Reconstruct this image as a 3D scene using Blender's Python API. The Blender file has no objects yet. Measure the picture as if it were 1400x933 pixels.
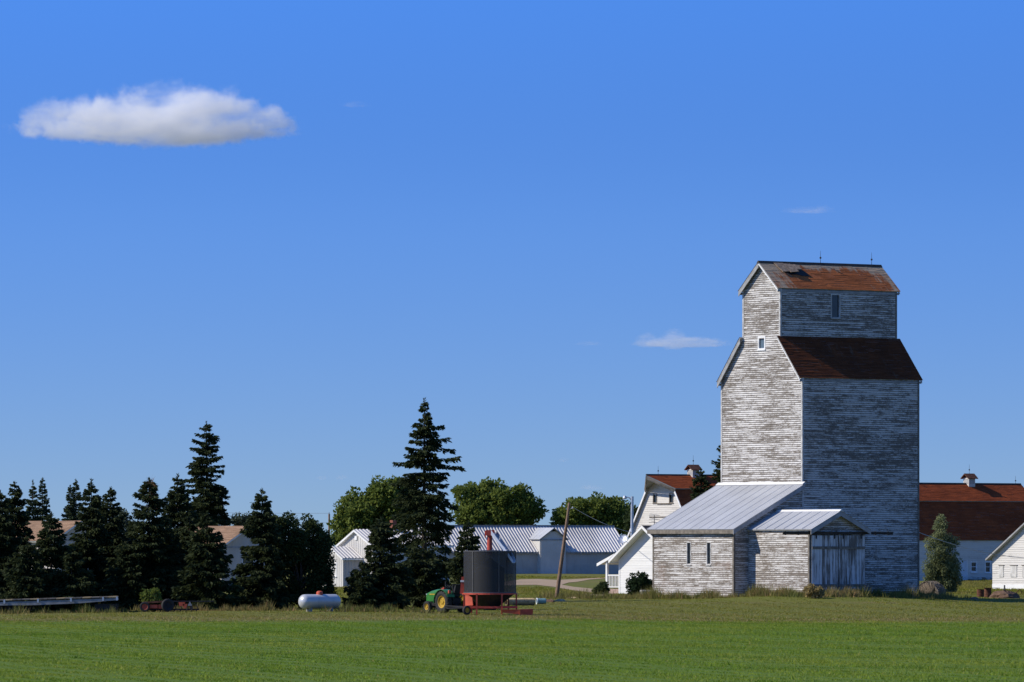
import bpy, math, random
import numpy as np
from mathutils import Vector, Matrix

# ------------------------------------------------------------------ camera, sky, sun, exposure
sc = bpy.context.scene
COL = sc.collection
F = 9000.0          # focal length in photo pixels (1400 wide)
HC = 4.4            # camera height
HY = 750.0          # horizon row in the photo
cam_d = bpy.data.cameras.new("camera")
cam = bpy.data.objects.new("camera", cam_d)
COL.objects.link(cam)
cam.location = (0, 0, HC)
cam.rotation_euler = (math.radians(90), 0, 0)
cam_d.sensor_width = 36.0
cam_d.lens = F * 36.0 / 1400.0
cam_d.shift_y = (HY - 466.5) / 1400.0
cam_d.clip_start = 1.0
cam_d.clip_end = 60000.0
sc.camera = cam

SUN_EL = math.radians(37)
SH = Vector((-0.993, -0.115, 0)).normalized()
S = Vector((SH.x * math.cos(SUN_EL), SH.y * math.cos(SUN_EL), math.sin(SUN_EL)))
sun_d = bpy.data.lights.new("sun", 'SUN')
sun_d.energy = 5.0
sun_d.angle = math.radians(0.5)
sun_d.color = (1.0, 0.93, 0.81)
sun = bpy.data.objects.new("sun", sun_d)
COL.objects.link(sun)
sun.rotation_euler = S.to_track_quat('Z', 'Y').to_euler()
sun.location = (-100, 0, 100)

w = bpy.data.worlds.new("World")
sc.world = w
w.use_nodes = True
nt = w.node_tree
nt.nodes.clear()
n_out = nt.nodes.new('ShaderNodeOutputWorld')
n_bg = nt.nodes.new('ShaderNodeBackground')
n_sky = nt.nodes.new('ShaderNodeTexSky')
n_sky.sky_type = 'NISHITA'
n_sky.sun_disc = False
n_sky.sun_elevation = SUN_EL
n_sky.sun_rotation = math.radians(263.4)
n_sky.air_density = 1.0
n_sky.dust_density = 0.15
n_sky.ozone_density = 2.2
n_tc = nt.nodes.new('ShaderNodeTexCoord')
n_sep = nt.nodes.new('ShaderNodeSeparateXYZ')
n_cmb = nt.nodes.new('ShaderNodeCombineXYZ')
n_ramp = nt.nodes.new('ShaderNodeFloatCurve')
# a clear dry prairie sky turns blue quickly above the horizon: height in the sky -> height in the sky model
cv = n_ramp.mapping.curves[0]
n_ramp.mapping.use_clip = True
cv.points[0].location = (0.0, 0.15)
cv.points[1].location = (1.0, 1.0)
for p in ((0.02, 0.235), (0.045, 0.36), (0.085, 0.56), (0.25, 0.75)):
    cv.points.new(*p)
n_ramp.mapping.update()
n_hs = nt.nodes.new('ShaderNodeHueSaturation')
n_hs.inputs['Saturation'].default_value = 1.12
n_hs.inputs['Value'].default_value = 1.0
L = nt.links.new
L(n_tc.outputs['Generated'], n_sep.inputs[0])
L(n_sep.outputs['X'], n_cmb.inputs['X'])
L(n_sep.outputs['Y'], n_cmb.inputs['Y'])
L(n_sep.outputs['Z'], n_ramp.inputs['Value'])
L(n_ramp.outputs[0], n_cmb.inputs['Z'])
L(n_cmb.outputs[0], n_sky.inputs['Vector'])
L(n_sky.outputs[0], n_hs.inputs['Color'])
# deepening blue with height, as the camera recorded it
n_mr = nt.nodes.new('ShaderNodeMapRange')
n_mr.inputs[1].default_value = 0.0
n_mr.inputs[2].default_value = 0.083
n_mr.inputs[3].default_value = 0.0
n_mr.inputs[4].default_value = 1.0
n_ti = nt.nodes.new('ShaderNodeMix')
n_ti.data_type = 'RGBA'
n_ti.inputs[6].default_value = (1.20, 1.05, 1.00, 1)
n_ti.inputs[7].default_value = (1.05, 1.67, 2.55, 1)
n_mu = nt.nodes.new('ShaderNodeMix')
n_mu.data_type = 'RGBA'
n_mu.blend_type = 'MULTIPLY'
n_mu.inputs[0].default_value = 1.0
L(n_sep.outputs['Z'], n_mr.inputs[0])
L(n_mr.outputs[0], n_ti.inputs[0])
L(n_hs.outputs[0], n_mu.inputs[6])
n_mr2 = nt.nodes.new('ShaderNodeMapRange')  # above the view the blue tint is eased to dim the blue shade light
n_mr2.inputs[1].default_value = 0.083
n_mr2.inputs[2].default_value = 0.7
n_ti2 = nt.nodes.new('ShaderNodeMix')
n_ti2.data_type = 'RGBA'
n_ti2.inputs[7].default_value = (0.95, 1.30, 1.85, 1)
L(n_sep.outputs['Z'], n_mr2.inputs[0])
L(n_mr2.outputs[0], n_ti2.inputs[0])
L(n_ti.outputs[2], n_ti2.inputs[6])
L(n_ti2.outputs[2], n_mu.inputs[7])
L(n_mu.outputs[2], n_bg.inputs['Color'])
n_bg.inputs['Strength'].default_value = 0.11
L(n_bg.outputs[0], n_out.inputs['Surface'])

sc.view_settings.view_transform = 'Standard'
sc.view_settings.look = 'None'
sc.view_settings.exposure = 0.0
sc.view_settings.gamma = 1.0
sc.view_settings.use_curve_mapping = False
sc.cycles.volume_bounces = 8
sc.cycles.max_bounces = 10
sc.cycles.diffuse_bounces = 3
sc.cycles.transparent_max_bounces = 8
sc.cycles.volume_step_rate = 0.28
sc.cycles.volume_max_steps = 512

# ------------------------------------------------------------------ helpers
rnd = random.Random(11)
ROT = math.radians(37)          # the farm's building grid


def wx(px, D):
    return (px - 700.0) * D / F


def wz(py, D):
    return HC + (HY - py) * D / F


_GD = np.array([-500, 425, 450, 480, 500, 560, 600, 690, 770, 850, 1100, 2000, 60000], float)
_GZ = np.array([0, 0, .15, .42, .6, .6, .7, .87, 1.4, 1.5, 1.0, 0, 0], float)


def gz(x, y):
    x = np.asarray(x, float)
    y = np.asarray(y, float)
    z = np.interp(y, _GD, _GZ)
    z = z + 0.42 * np.exp(-((x - 22.5) / 7.0) ** 2 - ((y - 493) / 6.5) ** 2)
    z = z - 0.50 / (1 + np.exp(-(x - 33.5) / 1.6)) * np.exp(-((y - 492) / 26.0) ** 2)
    z = z + 0.10 * np.sin(x * 0.09 + y * 0.021) * np.exp(-((y - 460) / 90.0) ** 2)
    z = z + 0.05 * np.sin(x * 0.23 + 1.3) * np.sin(y * 0.05)
    return z


def g(x, y):
    return float(gz(x, y))


def gpx(px, py):
    """photo pixel on the ground -> world x, y"""
    lo, hi = 120.0, 3000.0
    for _ in range(60):
        m = (lo + hi) / 2
        yy = HY + (HC - g(wx(px, m), m)) * F / m
        if yy > py:
            lo = m
        else:
            hi = m
    return wx(px, lo), lo


class MB:
    def __init__(self):
        self.v = []
        self.f = []
        self.uv = []      # per-face list of uv or None
        self.col = []     # per-face random
        self.has_uv = False

    def quad(self, pts, uvs=None, c=0.5):
        b = len(self.v)
        self.v += [tuple(p) for p in pts]
        self.f.append(tuple(range(b, b + len(pts))))
        self.uv.append(uvs)
        self.col.append(c)
        if uvs is not None:
            self.has_uv = True

    def box(self, x0, x1, y0, y1, z0, z1):
        self.prism([(x0, y0), (x1, y0), (x1, y1), (x0, y1)], z0, z1)

    def prism(self, poly, z0, z1):
        b = len(self.v)
        n = len(poly)
        self.v += [(p[0], p[1], z0) for p in poly] + [(p[0], p[1], z1) for p in poly]
        fs = [tuple(range(b + n - 1, b - 1, -1)), tuple(range(b + n, b + 2 * n))]
        for i in range(n):
            j = (i + 1) % n
            fs.append((b + i, b + j, b + n + j, b + n + i))
        for f in fs:
            self.f.append(f)
            self.uv.append(None)
            self.col.append(0.5)

    def hexa(self, lower, upper):
        """closed solid between two quads with the same winding"""
        b = len(self.v)
        n = len(lower)
        self.v += [tuple(p) for p in lower] + [tuple(p) for p in upper]
        fs = [tuple(range(b + n - 1, b - 1, -1)), tuple(range(b + n, b + 2 * n))]
        for i in range(n):
            j = (i + 1) % n
            fs.append((b + i, b + j, b + n + j, b + n + i))
        for f in fs:
            self.f.append(f)
            self.uv.append(None)
            self.col.append(0.5)

    def slab(self, corners, t):
        """sheet with thickness t below its (upward) corners"""
        c = [Vector(p) for p in corners]
        n = (c[1] - c[0]).cross(c[2] - c[0]).normalized()
        if n.z < 0:
            c.reverse()
            n = -n
        self.hexa([p - n * t for p in c], c)

    def obox(self, o, d, n, u0, u1, a0, a1, z0, z1):
        """box on a wall: along u, outwards a, height z"""
        pts = []
        for (u, a) in ((u0, a1), (u1, a1), (u1, a0), (u0, a0)):
            pts.append((o[0] + d[0] * u + n[0] * a, o[1] + d[1] * u + n[1] * a))
        self.prism(pts, z0, z1)

    def tube(self, path, r, seg=8, r1=None, cap=True):
        path = [Vector(p) for p in path]
        n = len(path)
        if r1 is None:
            r1 = r
        b = len(self.v)
        prev = None
        for i, p in enumerate(path):
            t = (path[min(i + 1, n - 1)] - path[max(i - 1, 0)]).normalized()
            if prev is None:
                a = t.orthogonal().normalized()
            else:
                a = (prev - t * prev.dot(t)).normalized()
            prev = a
            c = t.cross(a)
            rr = r + (r1 - r) * i / max(1, n - 1)
            for k in range(seg):
                q = 2 * math.pi * k / seg
                self.v.append(tuple(p + a * (rr * math.cos(q)) + c * (rr * math.sin(q))))
        fs = []
        for i in range(n - 1):
            for k in range(seg):
                k2 = (k + 1) % seg
                fs.append((b + i * seg + k, b + i * seg + k2, b + (i + 1) * seg + k2, b + (i + 1) * seg + k))
        if cap:
            fs.append(tuple(b + k for k in range(seg - 1, -1, -1)))
            fs.append(tuple(b + (n - 1) * seg + k for k in range(seg)))
        for f in fs:
            self.f.append(f)
            self.uv.append(None)
            self.col.append(0.5)

    def lathe(self, prof, seg=24, M=None, mod=None):
        """profile of (r, h) about z, placed by matrix M"""
        M = M or Matrix.Identity(4)
        b = len(self.v)
        n = len(prof)
        for i, (r, h) in enumerate(prof):
            for k in range(seg):
                q = 2 * math.pi * k / seg
                rr = r * (mod(i, k) if mod else 1.0)
                self.v.append(tuple(M @ Vector((rr * math.cos(q), rr * math.sin(q), h))))
        for i in range(n - 1):
            for k in range(seg):
                k2 = (k + 1) % seg
                self.f.append((b + i * seg + k, b + i * seg + k2, b + (i + 1) * seg + k2, b + (i + 1) * seg + k))
                self.uv.append(None)
                self.col.append(0.5)


Z0 = {}


def link(name, me, mat, parent=None):
    o = bpy.data.objects.new(name, me)
    COL.objects.link(o)
    if mat is not None and not me.materials:
        me.materials.append(mat)
    if parent is not None:
        o.parent = parent
    return o


def z0_of(o):
    while o is not None:
        if o.name in Z0:
            return Z0[o.name]
        o = o.parent
    return 0.0


def part(name, mb, mat, parent=None, smooth=False):
    me = bpy.data.meshes.new(name)
    z0 = z0_of(parent) if parent is not None else 0.0
    v = mb.v if z0 == 0 else [(p[0], p[1], p[2] - z0) for p in mb.v]
    me.from_pydata(v, [], mb.f)
    if mb.has_uv:
        lay = me.uv_layers.new(name="UVMap")
        arr = np.zeros((len(me.loops), 2), np.float32)
        i = 0
        for f, u in zip(mb.f, mb.uv):
            if u is not None:
                for k in range(len(f)):
                    arr[i + k] = u[k]
            i += len(f)
        lay.data.foreach_set("uv", arr.ravel())
        at = me.attributes.new("board", 'FLOAT', 'FACE')
        at.data.foreach_set("value", np.array(mb.col, np.float32))
    if smooth:
        me.shade_smooth() if hasattr(me, 'shade_smooth') else me.polygons.foreach_set("use_smooth", [True] * len(me.polygons))
    me.update()
    return link(name, me, mat, parent)


def thing(name, label, cat, loc, rz=0.0, group=None, absz=False):
    o = bpy.data.objects.new(name, None)
    COL.objects.link(o)
    o.empty_display_size = 0.3
    o.location = loc
    o.rotation_euler = (0, 0, rz)
    tag(o, label, cat, group)
    if absz:
        Z0[o.name] = loc[2]
    return o


def tag(o, label=None, cat=None, group=None, kind=None):
    if label:
        o['label'] = label
    if cat:
        o['category'] = cat
    if group:
        o['group'] = group
    if kind:
        o['kind'] = kind
    return o


def raw_mesh(name, V, faces_n, mat, parent=None):
    """numpy vertices grouped in consecutive polygons of faces_n corners each"""
    me = bpy.data.meshes.new(name)
    nv = len(V)
    me.vertices.add(nv)
    me.vertices.foreach_set("co", np.ascontiguousarray(V, np.float32).ravel())
    me.loops.add(nv)
    me.loops.foreach_set("vertex_index", np.arange(nv, dtype=np.int32))
    nf = nv // faces_n
    me.polygons.add(nf)
    me.polygons.foreach_set("loop_start", np.arange(0, nv, faces_n, dtype=np.int32))
    me.update(calc_edges=True)
    me.validate()
    return link(name, me, mat, parent)


# ------------------------------------------------------------------ materials
class NT:
    def __init__(self, name):
        self.m = bpy.data.materials.new(name)
        self.m.use_nodes = True
        self.t = self.m.node_tree
        self.t.nodes.clear()
        self.out = self.t.nodes.new('ShaderNodeOutputMaterial')

    def n(self, typ, **kw):
        nd = self.t.nodes.new(typ)
        for k, v in kw.items():
            setattr(nd, k, v)
        return nd

    def l(self, a, b):
        self.t.links.new(a, b)

    def set(self, sock, v):
        if isinstance(v, bpy.types.NodeSocket):
            self.l(v, sock)
        elif isinstance(v, (tuple, list)) and len(v) == 3 and sock.type == 'RGBA':
            sock.default_value = (*v, 1)
        else:
            sock.default_value = v

    def math(self, op, a, b=0.0, c=0.0, clamp=False):
        nd = self.n('ShaderNodeMath', operation=op, use_clamp=clamp)
        self.set(nd.inputs[0], a)
        self.set(nd.inputs[1], b)
        self.set(nd.inputs[2], c)
        return nd.outputs[0]

    def mix(self, f, a, b, blend='MIX'):
        nd = self.n('ShaderNodeMix', data_type='RGBA', blend_type=blend)
        self.set(nd.inputs[0], f)
        self.set(nd.inputs[6], a)
        self.set(nd.inputs[7], b)
        return nd.outputs[2]

    def noise(self, vec, scale, detail=4.0, rough=0.55, sx=None):
        if sx is not None:
            mp = self.n('ShaderNodeMapping')
            self.l(vec, mp.inputs['Vector'])
            mp.inputs['Scale'].default_value = sx
            vec = mp.outputs[0]
        nd = self.n('ShaderNodeTexNoise')
        self.l(vec, nd.inputs['Vector'])
        nd.inputs['Scale'].default_value = scale
        nd.inputs['Detail'].default_value = detail
        nd.inputs['Roughness'].default_value = rough
        return nd.outputs[0]

    def ramp(self, v, a, b, lo=0.0, hi=1.0, smooth=True):
        nd = self.n('ShaderNodeMapRange', interpolation_type='SMOOTHSTEP' if smooth else 'LINEAR')
        self.set(nd.inputs[0], v)
        nd.inputs[1].default_value = a
        nd.inputs[2].default_value = b
        nd.inputs[3].default_value = lo
        nd.inputs[4].default_value = hi
        return nd.outputs[0]

    def obj(self):
        return self.n('ShaderNodeTexCoord').outputs['Object']

    def uv(self):
        return self.n('ShaderNodeTexCoord').outputs['UV']

    def pos(self):
        return self.n('ShaderNodeNewGeometry').outputs['Position']

    def bsdf(self, color, rough=0.8, metal=0.0, spec=0.3, bump=None, bump_d=0.02, sub=None):
        b = self.n('ShaderNodeBsdfPrincipled')
        self.set(b.inputs['Base Color'], color)
        self.set(b.inputs['Roughness'], rough)
        self.set(b.inputs['Metallic'], metal)
        b.inputs['Specular IOR Level'].default_value = spec
        if bump is not None:
            bp = self.n('ShaderNodeBump')
            bp.inputs['Distance'].default_value = bump_d
            bp.inputs['Strength'].default_value = 0.7
            self.l(bump, bp.inputs['Height'])
            self.l(bp.outputs[0], b.inputs['Normal'])
        self.l(b.outputs[0], self.out.inputs['Surface'])
        return b


def plain(name, color, rough=0.7, metal=0.0, var=0.25, scale=1.5, dirt=None, dirt_amt=0.35, spec=0.3):
    """painted or bare surface with uneven tone and stains"""
    t = NT(name)
    ob = t.obj()
    n1 = t.noise(ob, scale, 6, 0.6)
    f = t.ramp(n1, 0.3, 0.7)
    dark = tuple(c * (1 - var) for c in color)
    lite = tuple(min(1, c * (1 + var * 0.5)) for c in color)
    c = t.mix(f, dark, lite)
    if dirt:
        n2 = t.noise(ob, scale * 2.3, 5, 0.65, sx=(1, 1, 0.35))
        c = t.mix(t.ramp(n2, 0.56, 0.72, 0, dirt_amt), c, dirt)
    t.bsdf(c, rough=rough, metal=metal, spec=spec)
    return t.m


def siding_mat(name, paint, wood, lo, hi, wood2=None, rust=0.0, row=0.16, edge=0.34):
    """old lap siding: paint worn off board by board in long streaks"""
    t = NT(name)
    uv = t.uv()
    bd = t.n('ShaderNodeAttribute', attribute_name='board').outputs['Fac']
    streak = t.noise(uv, 1.0, 5, 0.62, sx=(1.35, 12.0, 1.0))
    fine = t.noise(uv, 1.0, 4, 0.7, sx=(5.0, 40.0, 1.0))
    big = t.noise(uv, 0.22, 4, 0.6)
    spv = t.n('ShaderNodeSeparateXYZ')
    t.l(uv, spv.inputs[0])
    fr = t.math('FRACT', t.math('DIVIDE', spv.outputs['Y'], row))
    rid = t.math('MULTIPLY', t.math('FLOOR', t.math('DIVIDE', spv.outputs['Y'], row)), 7.31)
    cmb = t.n('ShaderNodeCombineXYZ')
    t.l(t.math('MULTIPLY', spv.outputs['X'], 0.38), cmb.inputs[0])
    t.l(rid, cmb.inputs[1])
    rows = t.noise(cmb.outputs[0], 1.0, 7, 0.72)
    rid2 = t.math('MULTIPLY', t.math('FLOOR', t.math('DIVIDE', spv.outputs['Y'], row / 2)), 5.17)
    cmb2 = t.n('ShaderNodeCombineXYZ')
    t.l(t.math('MULTIPLY', spv.outputs['X'], 0.95), cmb2.inputs[0])
    t.l(rid2, cmb2.inputs[1])
    half = t.noise(cmb2.outputs[0], 1.0, 6, 0.70)
    v = t.math('ADD', t.math('MULTIPLY', streak, 0.35), t.math('MULTIPLY', rows, 0.75))
    v = t.math('ADD', v, t.math('MULTIPLY', half, 0.65))
    v = t.math('ADD', v, t.math('MULTIPLY', fine, 0.70))
    v = t.math('ADD', v, t.math('MULTIPLY', big, 0.40))
    v = t.math('ADD', v, t.math('MULTIPLY', bd, 0.10))
    # bare lower edge of each board: wear that also paints the lap's shadow line
    v = t.math('SUBTRACT', v, t.ramp(fr, 0.40, 0.0, 0.0, edge))
    f = t.ramp(v, lo, hi)
    grain = t.noise(uv, 1.0, 3, 0.6, sx=(1.2, 55.0, 1.0))
    w2 = wood2 or tuple(c * 0.55 for c in wood)
    wc = t.mix(t.ramp(grain, 0.25, 0.75), w2, tuple(c * 1.25 for c in wood))
    pc = t.mix(t.noise(uv, 0.8, 4, 0.6, sx=(0.5, 3.0, 1)), tuple(c * 0.8 for c in paint), tuple(min(1, c * 1.08) for c in paint))
    c = t.mix(f, wc, pc)
    if rust > 0:
        rn = t.noise(uv, 0.5, 5, 0.6, sx=(0.6, 1.0, 1))
        c = t.mix(t.ramp(rn, 0.55, 0.75, 0, rust), c, (0.20, 0.105, 0.06))
    t.bsdf(c, rough=0.85, spec=0.2, bump=fine, bump_d=0.006)
    return t.m


def shingle_mat(name, a, b, lichen, lich_lo=0.55, lich_hi=0.75, ridge=0.0):
    t = NT(name)
    uv = t.uv()
    bd = t.n('ShaderNodeAttribute', attribute_name='board').outputs['Fac']
    n1 = t.noise(uv, 0.55, 6, 0.62)
    n2 = t.noise(uv, 1.0, 4, 0.7, sx=(6.0, 9.0, 1))
    c = t.mix(t.ramp(n1, 0.3, 0.7), a, b)
    c = t.mix(t.math('MULTIPLY', bd, 0.6), c, tuple(x * 0.45 for x in a))
    c = t.mix(t.ramp(n2, 0.42, 0.75, 0, 0.55), c, tuple(x * 0.5 for x in b))
    sp = t.n('ShaderNodeSeparateXYZ')
    t.l(uv, sp.inputs[0])
    lv = t.noise(uv, 1.0, 6, 0.68, sx=(1.9, 0.5, 1))
    if ridge:
        # weathered band at the ridge and along the gable edge
        lv = t.math('ADD', lv, t.ramp(sp.outputs['Y'], ridge - 1.5, ridge, 0, 0.36))
        lv = t.math('ADD', lv, t.ramp(sp.outputs['X'], 0.6, 3.4, 0.26, 0))
        lv = t.math('ADD', lv, t.ramp(sp.outputs['X'], 9.4, 11.6, 0, 0.20))
    c = t.mix(t.ramp(lv, lich_lo, lich_hi, 0, 0.95), c, lichen)
    t.bsdf(c, rough=0.9, spec=0.15, bump=n2, bump_d=0.012)
    return t.m


def leaf_mat(name, c1, c2, trans=0.25, patch=None, field=None):
    t = NT(name)
    ri = t.n('ShaderNodeNewGeometry').outputs['Random Per Island']
    n1 = t.noise(t.obj(), 0.45, 3, 0.6)
    f = t.math('ADD', t.math('MULTIPLY', ri, 0.6), t.math('MULTIPLY', t.ramp(n1, 0.3, 0.7), 0.4))
    c = t.mix(f, c1, c2)
    if field:
        fb = t.noise(t.pos(), 1.0, 5, 0.6, sx=(0.05, 0.022, 0.02))
        fs = t.noise(t.pos(), 1.0, 4, 0.6, sx=(0.02, 0.16, 0.02))
        c = t.mix(t.ramp(fb, 0.40, 0.62, 0, 0.8), c, field[0])
        c = t.mix(t.ramp(fs, 0.46, 0.64, 0, 0.7), c, field[1])
    if patch:
        c = t.mix(t.ramp(ri, 0.93, 0.94, 0, 1, False), c, patch)
    d = t.n('ShaderNodeBsdfPrincipled')
    t.set(d.inputs['Base Color'], c)
    d.inputs['Roughness'].default_value = 0.65
    d.inputs['Specular IOR Level'].default_value = 0.08
    tr = t.n('ShaderNodeBsdfTranslucent')
    t.set(tr.inputs['Color'], t.mix(0.5, c, tuple(min(1, x * 1.6) for x in c2)))
    mx = t.n('ShaderNodeMixShader')
    mx.inputs[0].default_value = trans
    t.l(d.outputs[0], mx.inputs[1])
    t.l(tr.outputs[0], mx.inputs[2])
    t.l(mx.outputs[0], t.out.inputs['Surface'])
    return t.m


def glass_mat(name, color=(0.02, 0.025, 0.03)):
    t = NT(name)
    n1 = t.noise(t.obj(), 2.0, 3, 0.5)
    t.bsdf(t.mix(n1, tuple(c * 0.5 for c in color), tuple(c * 1.5 for c in color)), rough=0.12, spec=0.5)
    return t.m


M = {}
M['siding'] = siding_mat('weathered_siding', (0.69, 0.67, 0.64), (0.185, 0.16, 0.135), 1.345, 1.57)
M['siding_grey'] = siding_mat('weathered_siding_bare', (0.69, 0.67, 0.64), (0.20, 0.17, 0.14), 1.345, 1.58, rust=0.45)
M['siding_white'] = siding_mat('white_siding', (0.74, 0.73, 0.70), (0.50, 0.48, 0.44), 0.7, 1.15, edge=0.0)
M['siding_barn'] = siding_mat('barn_siding', (0.66, 0.63, 0.58), (0.36, 0.33, 0.29), 1.02, 1.44, row=0.22, edge=0.1)
M['shingle'] = shingle_mat('rusty_red_shingles', (0.50, 0.15, 0.045), (0.36, 0.12, 0.045), (0.44, 0.34, 0.23), 0.60, 0.80, ridge=3.2)
M['shingle_shaded'] = shingle_mat('rusty_shingles_shaded', (0.17, 0.050, 0.016), (0.095, 0.033, 0.014), (0.14, 0.10, 0.07), 0.56, 0.76)  # cupola's shingles in a darker colour that paints in the main roof's shade
M['shingle_barn'] = shingle_mat('red_barn_shingles', (0.36, 0.080, 0.022), (0.22, 0.050, 0.016), (0.45, 0.32, 0.24), 0.70, 0.76)
M['shingle_tan'] = shingle_mat('tan_asphalt_shingles', (0.38, 0.24, 0.15), (0.29, 0.185, 0.12), (0.42, 0.31, 0.22), 0.62, 0.8)
M['shingle_grey'] = shingle_mat('grey_asphalt_shingles', (0.07, 0.07, 0.075), (0.05, 0.05, 0.055), (0.11, 0.11, 0.11), 0.62, 0.8)
M['metal_roof'] = plain('pale_metal_roof', (0.45, 0.455, 0.46), 0.45, 0.0, 0.10, 0.5, (0.42, 0.40, 0.40), 0.3, spec=0.5)
M['tin_roof'] = plain('white_tin_roof', (0.58, 0.55, 0.52), 0.55, 0.0, 0.28, 0.16, (0.40, 0.33, 0.28), 0.45, spec=0.5)
M['white'] = plain('white_trim', (0.76, 0.76, 0.75), 0.6, 0, 0.15, 2.0, (0.4, 0.38, 0.35), 0.4)
M['worn_white'] = plain('worn_white_board', (0.50, 0.49, 0.47), 0.8, 0, 0.35, 3.0, (0.2, 0.18, 0.15), 0.7)
M['clean_white'] = plain('clean_white_paint', (0.76, 0.75, 0.72), 0.5, 0, 0.06, 1.0)
M['soffit'] = plain('grey_soffit', (0.33, 0.33, 0.33), 0.8, 0, 0.25, 2.0, (0.2, 0.18, 0.16), 0.4)
M['oldwood'] = plain('old_grey_wood', (0.20, 0.175, 0.145), 0.9, 0, 0.4, 3.0, (0.09, 0.075, 0.06), 0.5)
M['darkwood'] = plain('dark_wood', (0.055, 0.048, 0.042), 0.9, 0, 0.4, 3.0)
M['board_white'] = plain('painted_board', (0.56, 0.54, 0.50), 0.8, 0, 0.25, 2.5, (0.35, 0.32, 0.28), 0.5)
M['flap'] = plain('curled_grey_shingle', (0.26, 0.20, 0.15), 0.9, 0, 0.45, 5.0, (0.20, 0.07, 0.03), 0.6)
M['tin_wall'] = plain('white_metal_wall', (0.60, 0.575, 0.53), 0.6, 0, 0.10, 0.6, (0.45, 0.43, 0.42), 0.35)
M['grey_wall'] = plain('pale_grey_wall', (0.50, 0.46, 0.41), 0.7, 0, 0.12, 0.7, (0.35, 0.32, 0.3), 0.35)
M['glass'] = glass_mat('dark_glass')
M['glass_blue'] = glass_mat('blue_glass', (0.10, 0.14, 0.17))
M['concrete'] = plain('concrete', (0.38, 0.36, 0.32), 0.9, 0, 0.25, 3.0)
M['brick_base'] = plain('brick_base', (0.38, 0.27, 0.22), 0.9, 0, 0.35, 5.0)
M['bark'] = plain('bark', (0.085, 0.065, 0.05), 0.95, 0, 0.4, 6.0)
M['pole'] = plain('pole_wood', (0.22, 0.145, 0.095), 0.9, 0, 0.35, 3.0)
M['galv'] = plain('galvanised_steel', (0.55, 0.57, 0.60), 0.4, 0.6, 0.15, 3.0)
M['wire'] = plain('wire', (0.12, 0.12, 0.13), 0.6, 0.2, 0.1, 2.0)
M['wire_pale'] = plain('pale_wire', (0.42, 0.42, 0.43), 0.6, 0.2, 0.1, 2.0)
M['iron'] = plain('dark_iron', (0.03, 0.03, 0.032), 0.7, 0.3, 0.3, 4.0)
M['red_paint'] = plain('faded_red_paint', (0.52, 0.075, 0.04), 0.5, 0, 0.25, 2.0, (0.16, 0.06, 0.04), 0.5, spec=0.4)
M['orange_paint'] = plain('faded_orange_paint', (0.55, 0.10, 0.05), 0.55, 0, 0.22, 2.0, (0.2, 0.07, 0.04), 0.5)
M['green_paint'] = plain('green_tractor_paint', (0.035, 0.17, 0.030), 0.3, 0, 0.12, 3.0, (0.12, 0.12, 0.08), 0.2, spec=0.5)
M['yellow_paint'] = plain('yellow_rim_paint', (0.46, 0.29, 0.03), 0.55, 0, 0.25, 4.0, (0.25, 0.17, 0.08), 0.5)
M['rubber'] = plain('tyre_rubber', (0.032, 0.031, 0.03), 0.9, 0, 0.3, 5.0, (0.12, 0.10, 0.08), 0.4)
M['black'] = plain('black_plastic', (0.018, 0.018, 0.02), 0.6, 0, 0.3, 4.0)
M['tank'] = plain('silver_tank_paint', (0.56, 0.565, 0.57), 0.32, 0.25, 0.10, 1.5, (0.35, 0.32, 0.3), 0.25, spec=0.5)
M['beam'] = plain('blue_grey_steel', (0.27, 0.27, 0.27), 0.7, 0.0, 0.3, 2.0, (0.15, 0.09, 0.06), 0.5)
M['rust'] = plain('rusty_steel', (0.13, 0.055, 0.033), 0.9, 0.0, 0.5, 6.0, (0.05, 0.03, 0.025), 0.6)
M['dirt'] = plain('brown_dirt', (0.14, 0.085, 0.055), 0.95, 0, 0.4, 3.0)
M['straw'] = plain('straw', (0.46, 0.35, 0.20), 0.95, 0, 0.35, 6.0, (0.22, 0.16, 0.09), 0.5)
M['old_straw'] = plain('weathered_straw', (0.19, 0.145, 0.105), 0.95, 0, 0.55, 9.0, (0.10, 0.085, 0.07), 0.6)
M['teal'] = plain('teal_plastic', (0.16, 0.29, 0.30), 0.6, 0, 0.2, 3.0)
M['blue_tarp'] = plain('pale_blue_sheet', (0.36, 0.47, 0.50), 0.6, 0, 0.2, 3.0)
M['blue_door'] = plain('pale_blue_door', (0.62, 0.66, 0.70), 0.5, 0, 0.1, 2.0)
M['chimney'] = plain('red_brick_chimney', (0.25, 0.09, 0.06), 0.9, 0, 0.3, 6.0)
M['spruce'] = leaf_mat('spruce_needles', (0.012, 0.022, 0.010), (0.055, 0.068, 0.024), 0.18)
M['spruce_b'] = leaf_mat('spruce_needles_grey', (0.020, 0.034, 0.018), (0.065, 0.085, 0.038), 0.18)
M['dead'] = leaf_mat('dead_twigs', (0.10, 0.05, 0.03), (0.17, 0.09, 0.05), 0.1)
M['leaf'] = leaf_mat('poplar_leaves', (0.052, 0.088, 0.018), (0.165, 0.200, 0.042), 0.34)
M['leaf_dark'] = leaf_mat('dark_leaves', (0.018, 0.034, 0.012), (0.060, 0.080, 0.026), 0.22)
M['leaf_grey'] = leaf_mat('grey_green_leaves', (0.035, 0.050, 0.030), (0.085, 0.105, 0.060), 0.22)
M['willow'] = leaf_mat('willow_leaves', (0.070, 0.092, 0.040), (0.23, 0.25, 0.115), 0.32)
M['straw_strand'] = leaf_mat('straw_strands', (0.10, 0.08, 0.06), (0.46, 0.39, 0.31), 0.1)
M['shrub'] = leaf_mat('juniper_needles', (0.010, 0.022, 0.010), (0.032, 0.055, 0.018), 0.15)
M['sapling'] = leaf_mat('fresh_leaves', (0.06, 0.12, 0.02), (0.14, 0.20, 0.04), 0.3)
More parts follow.
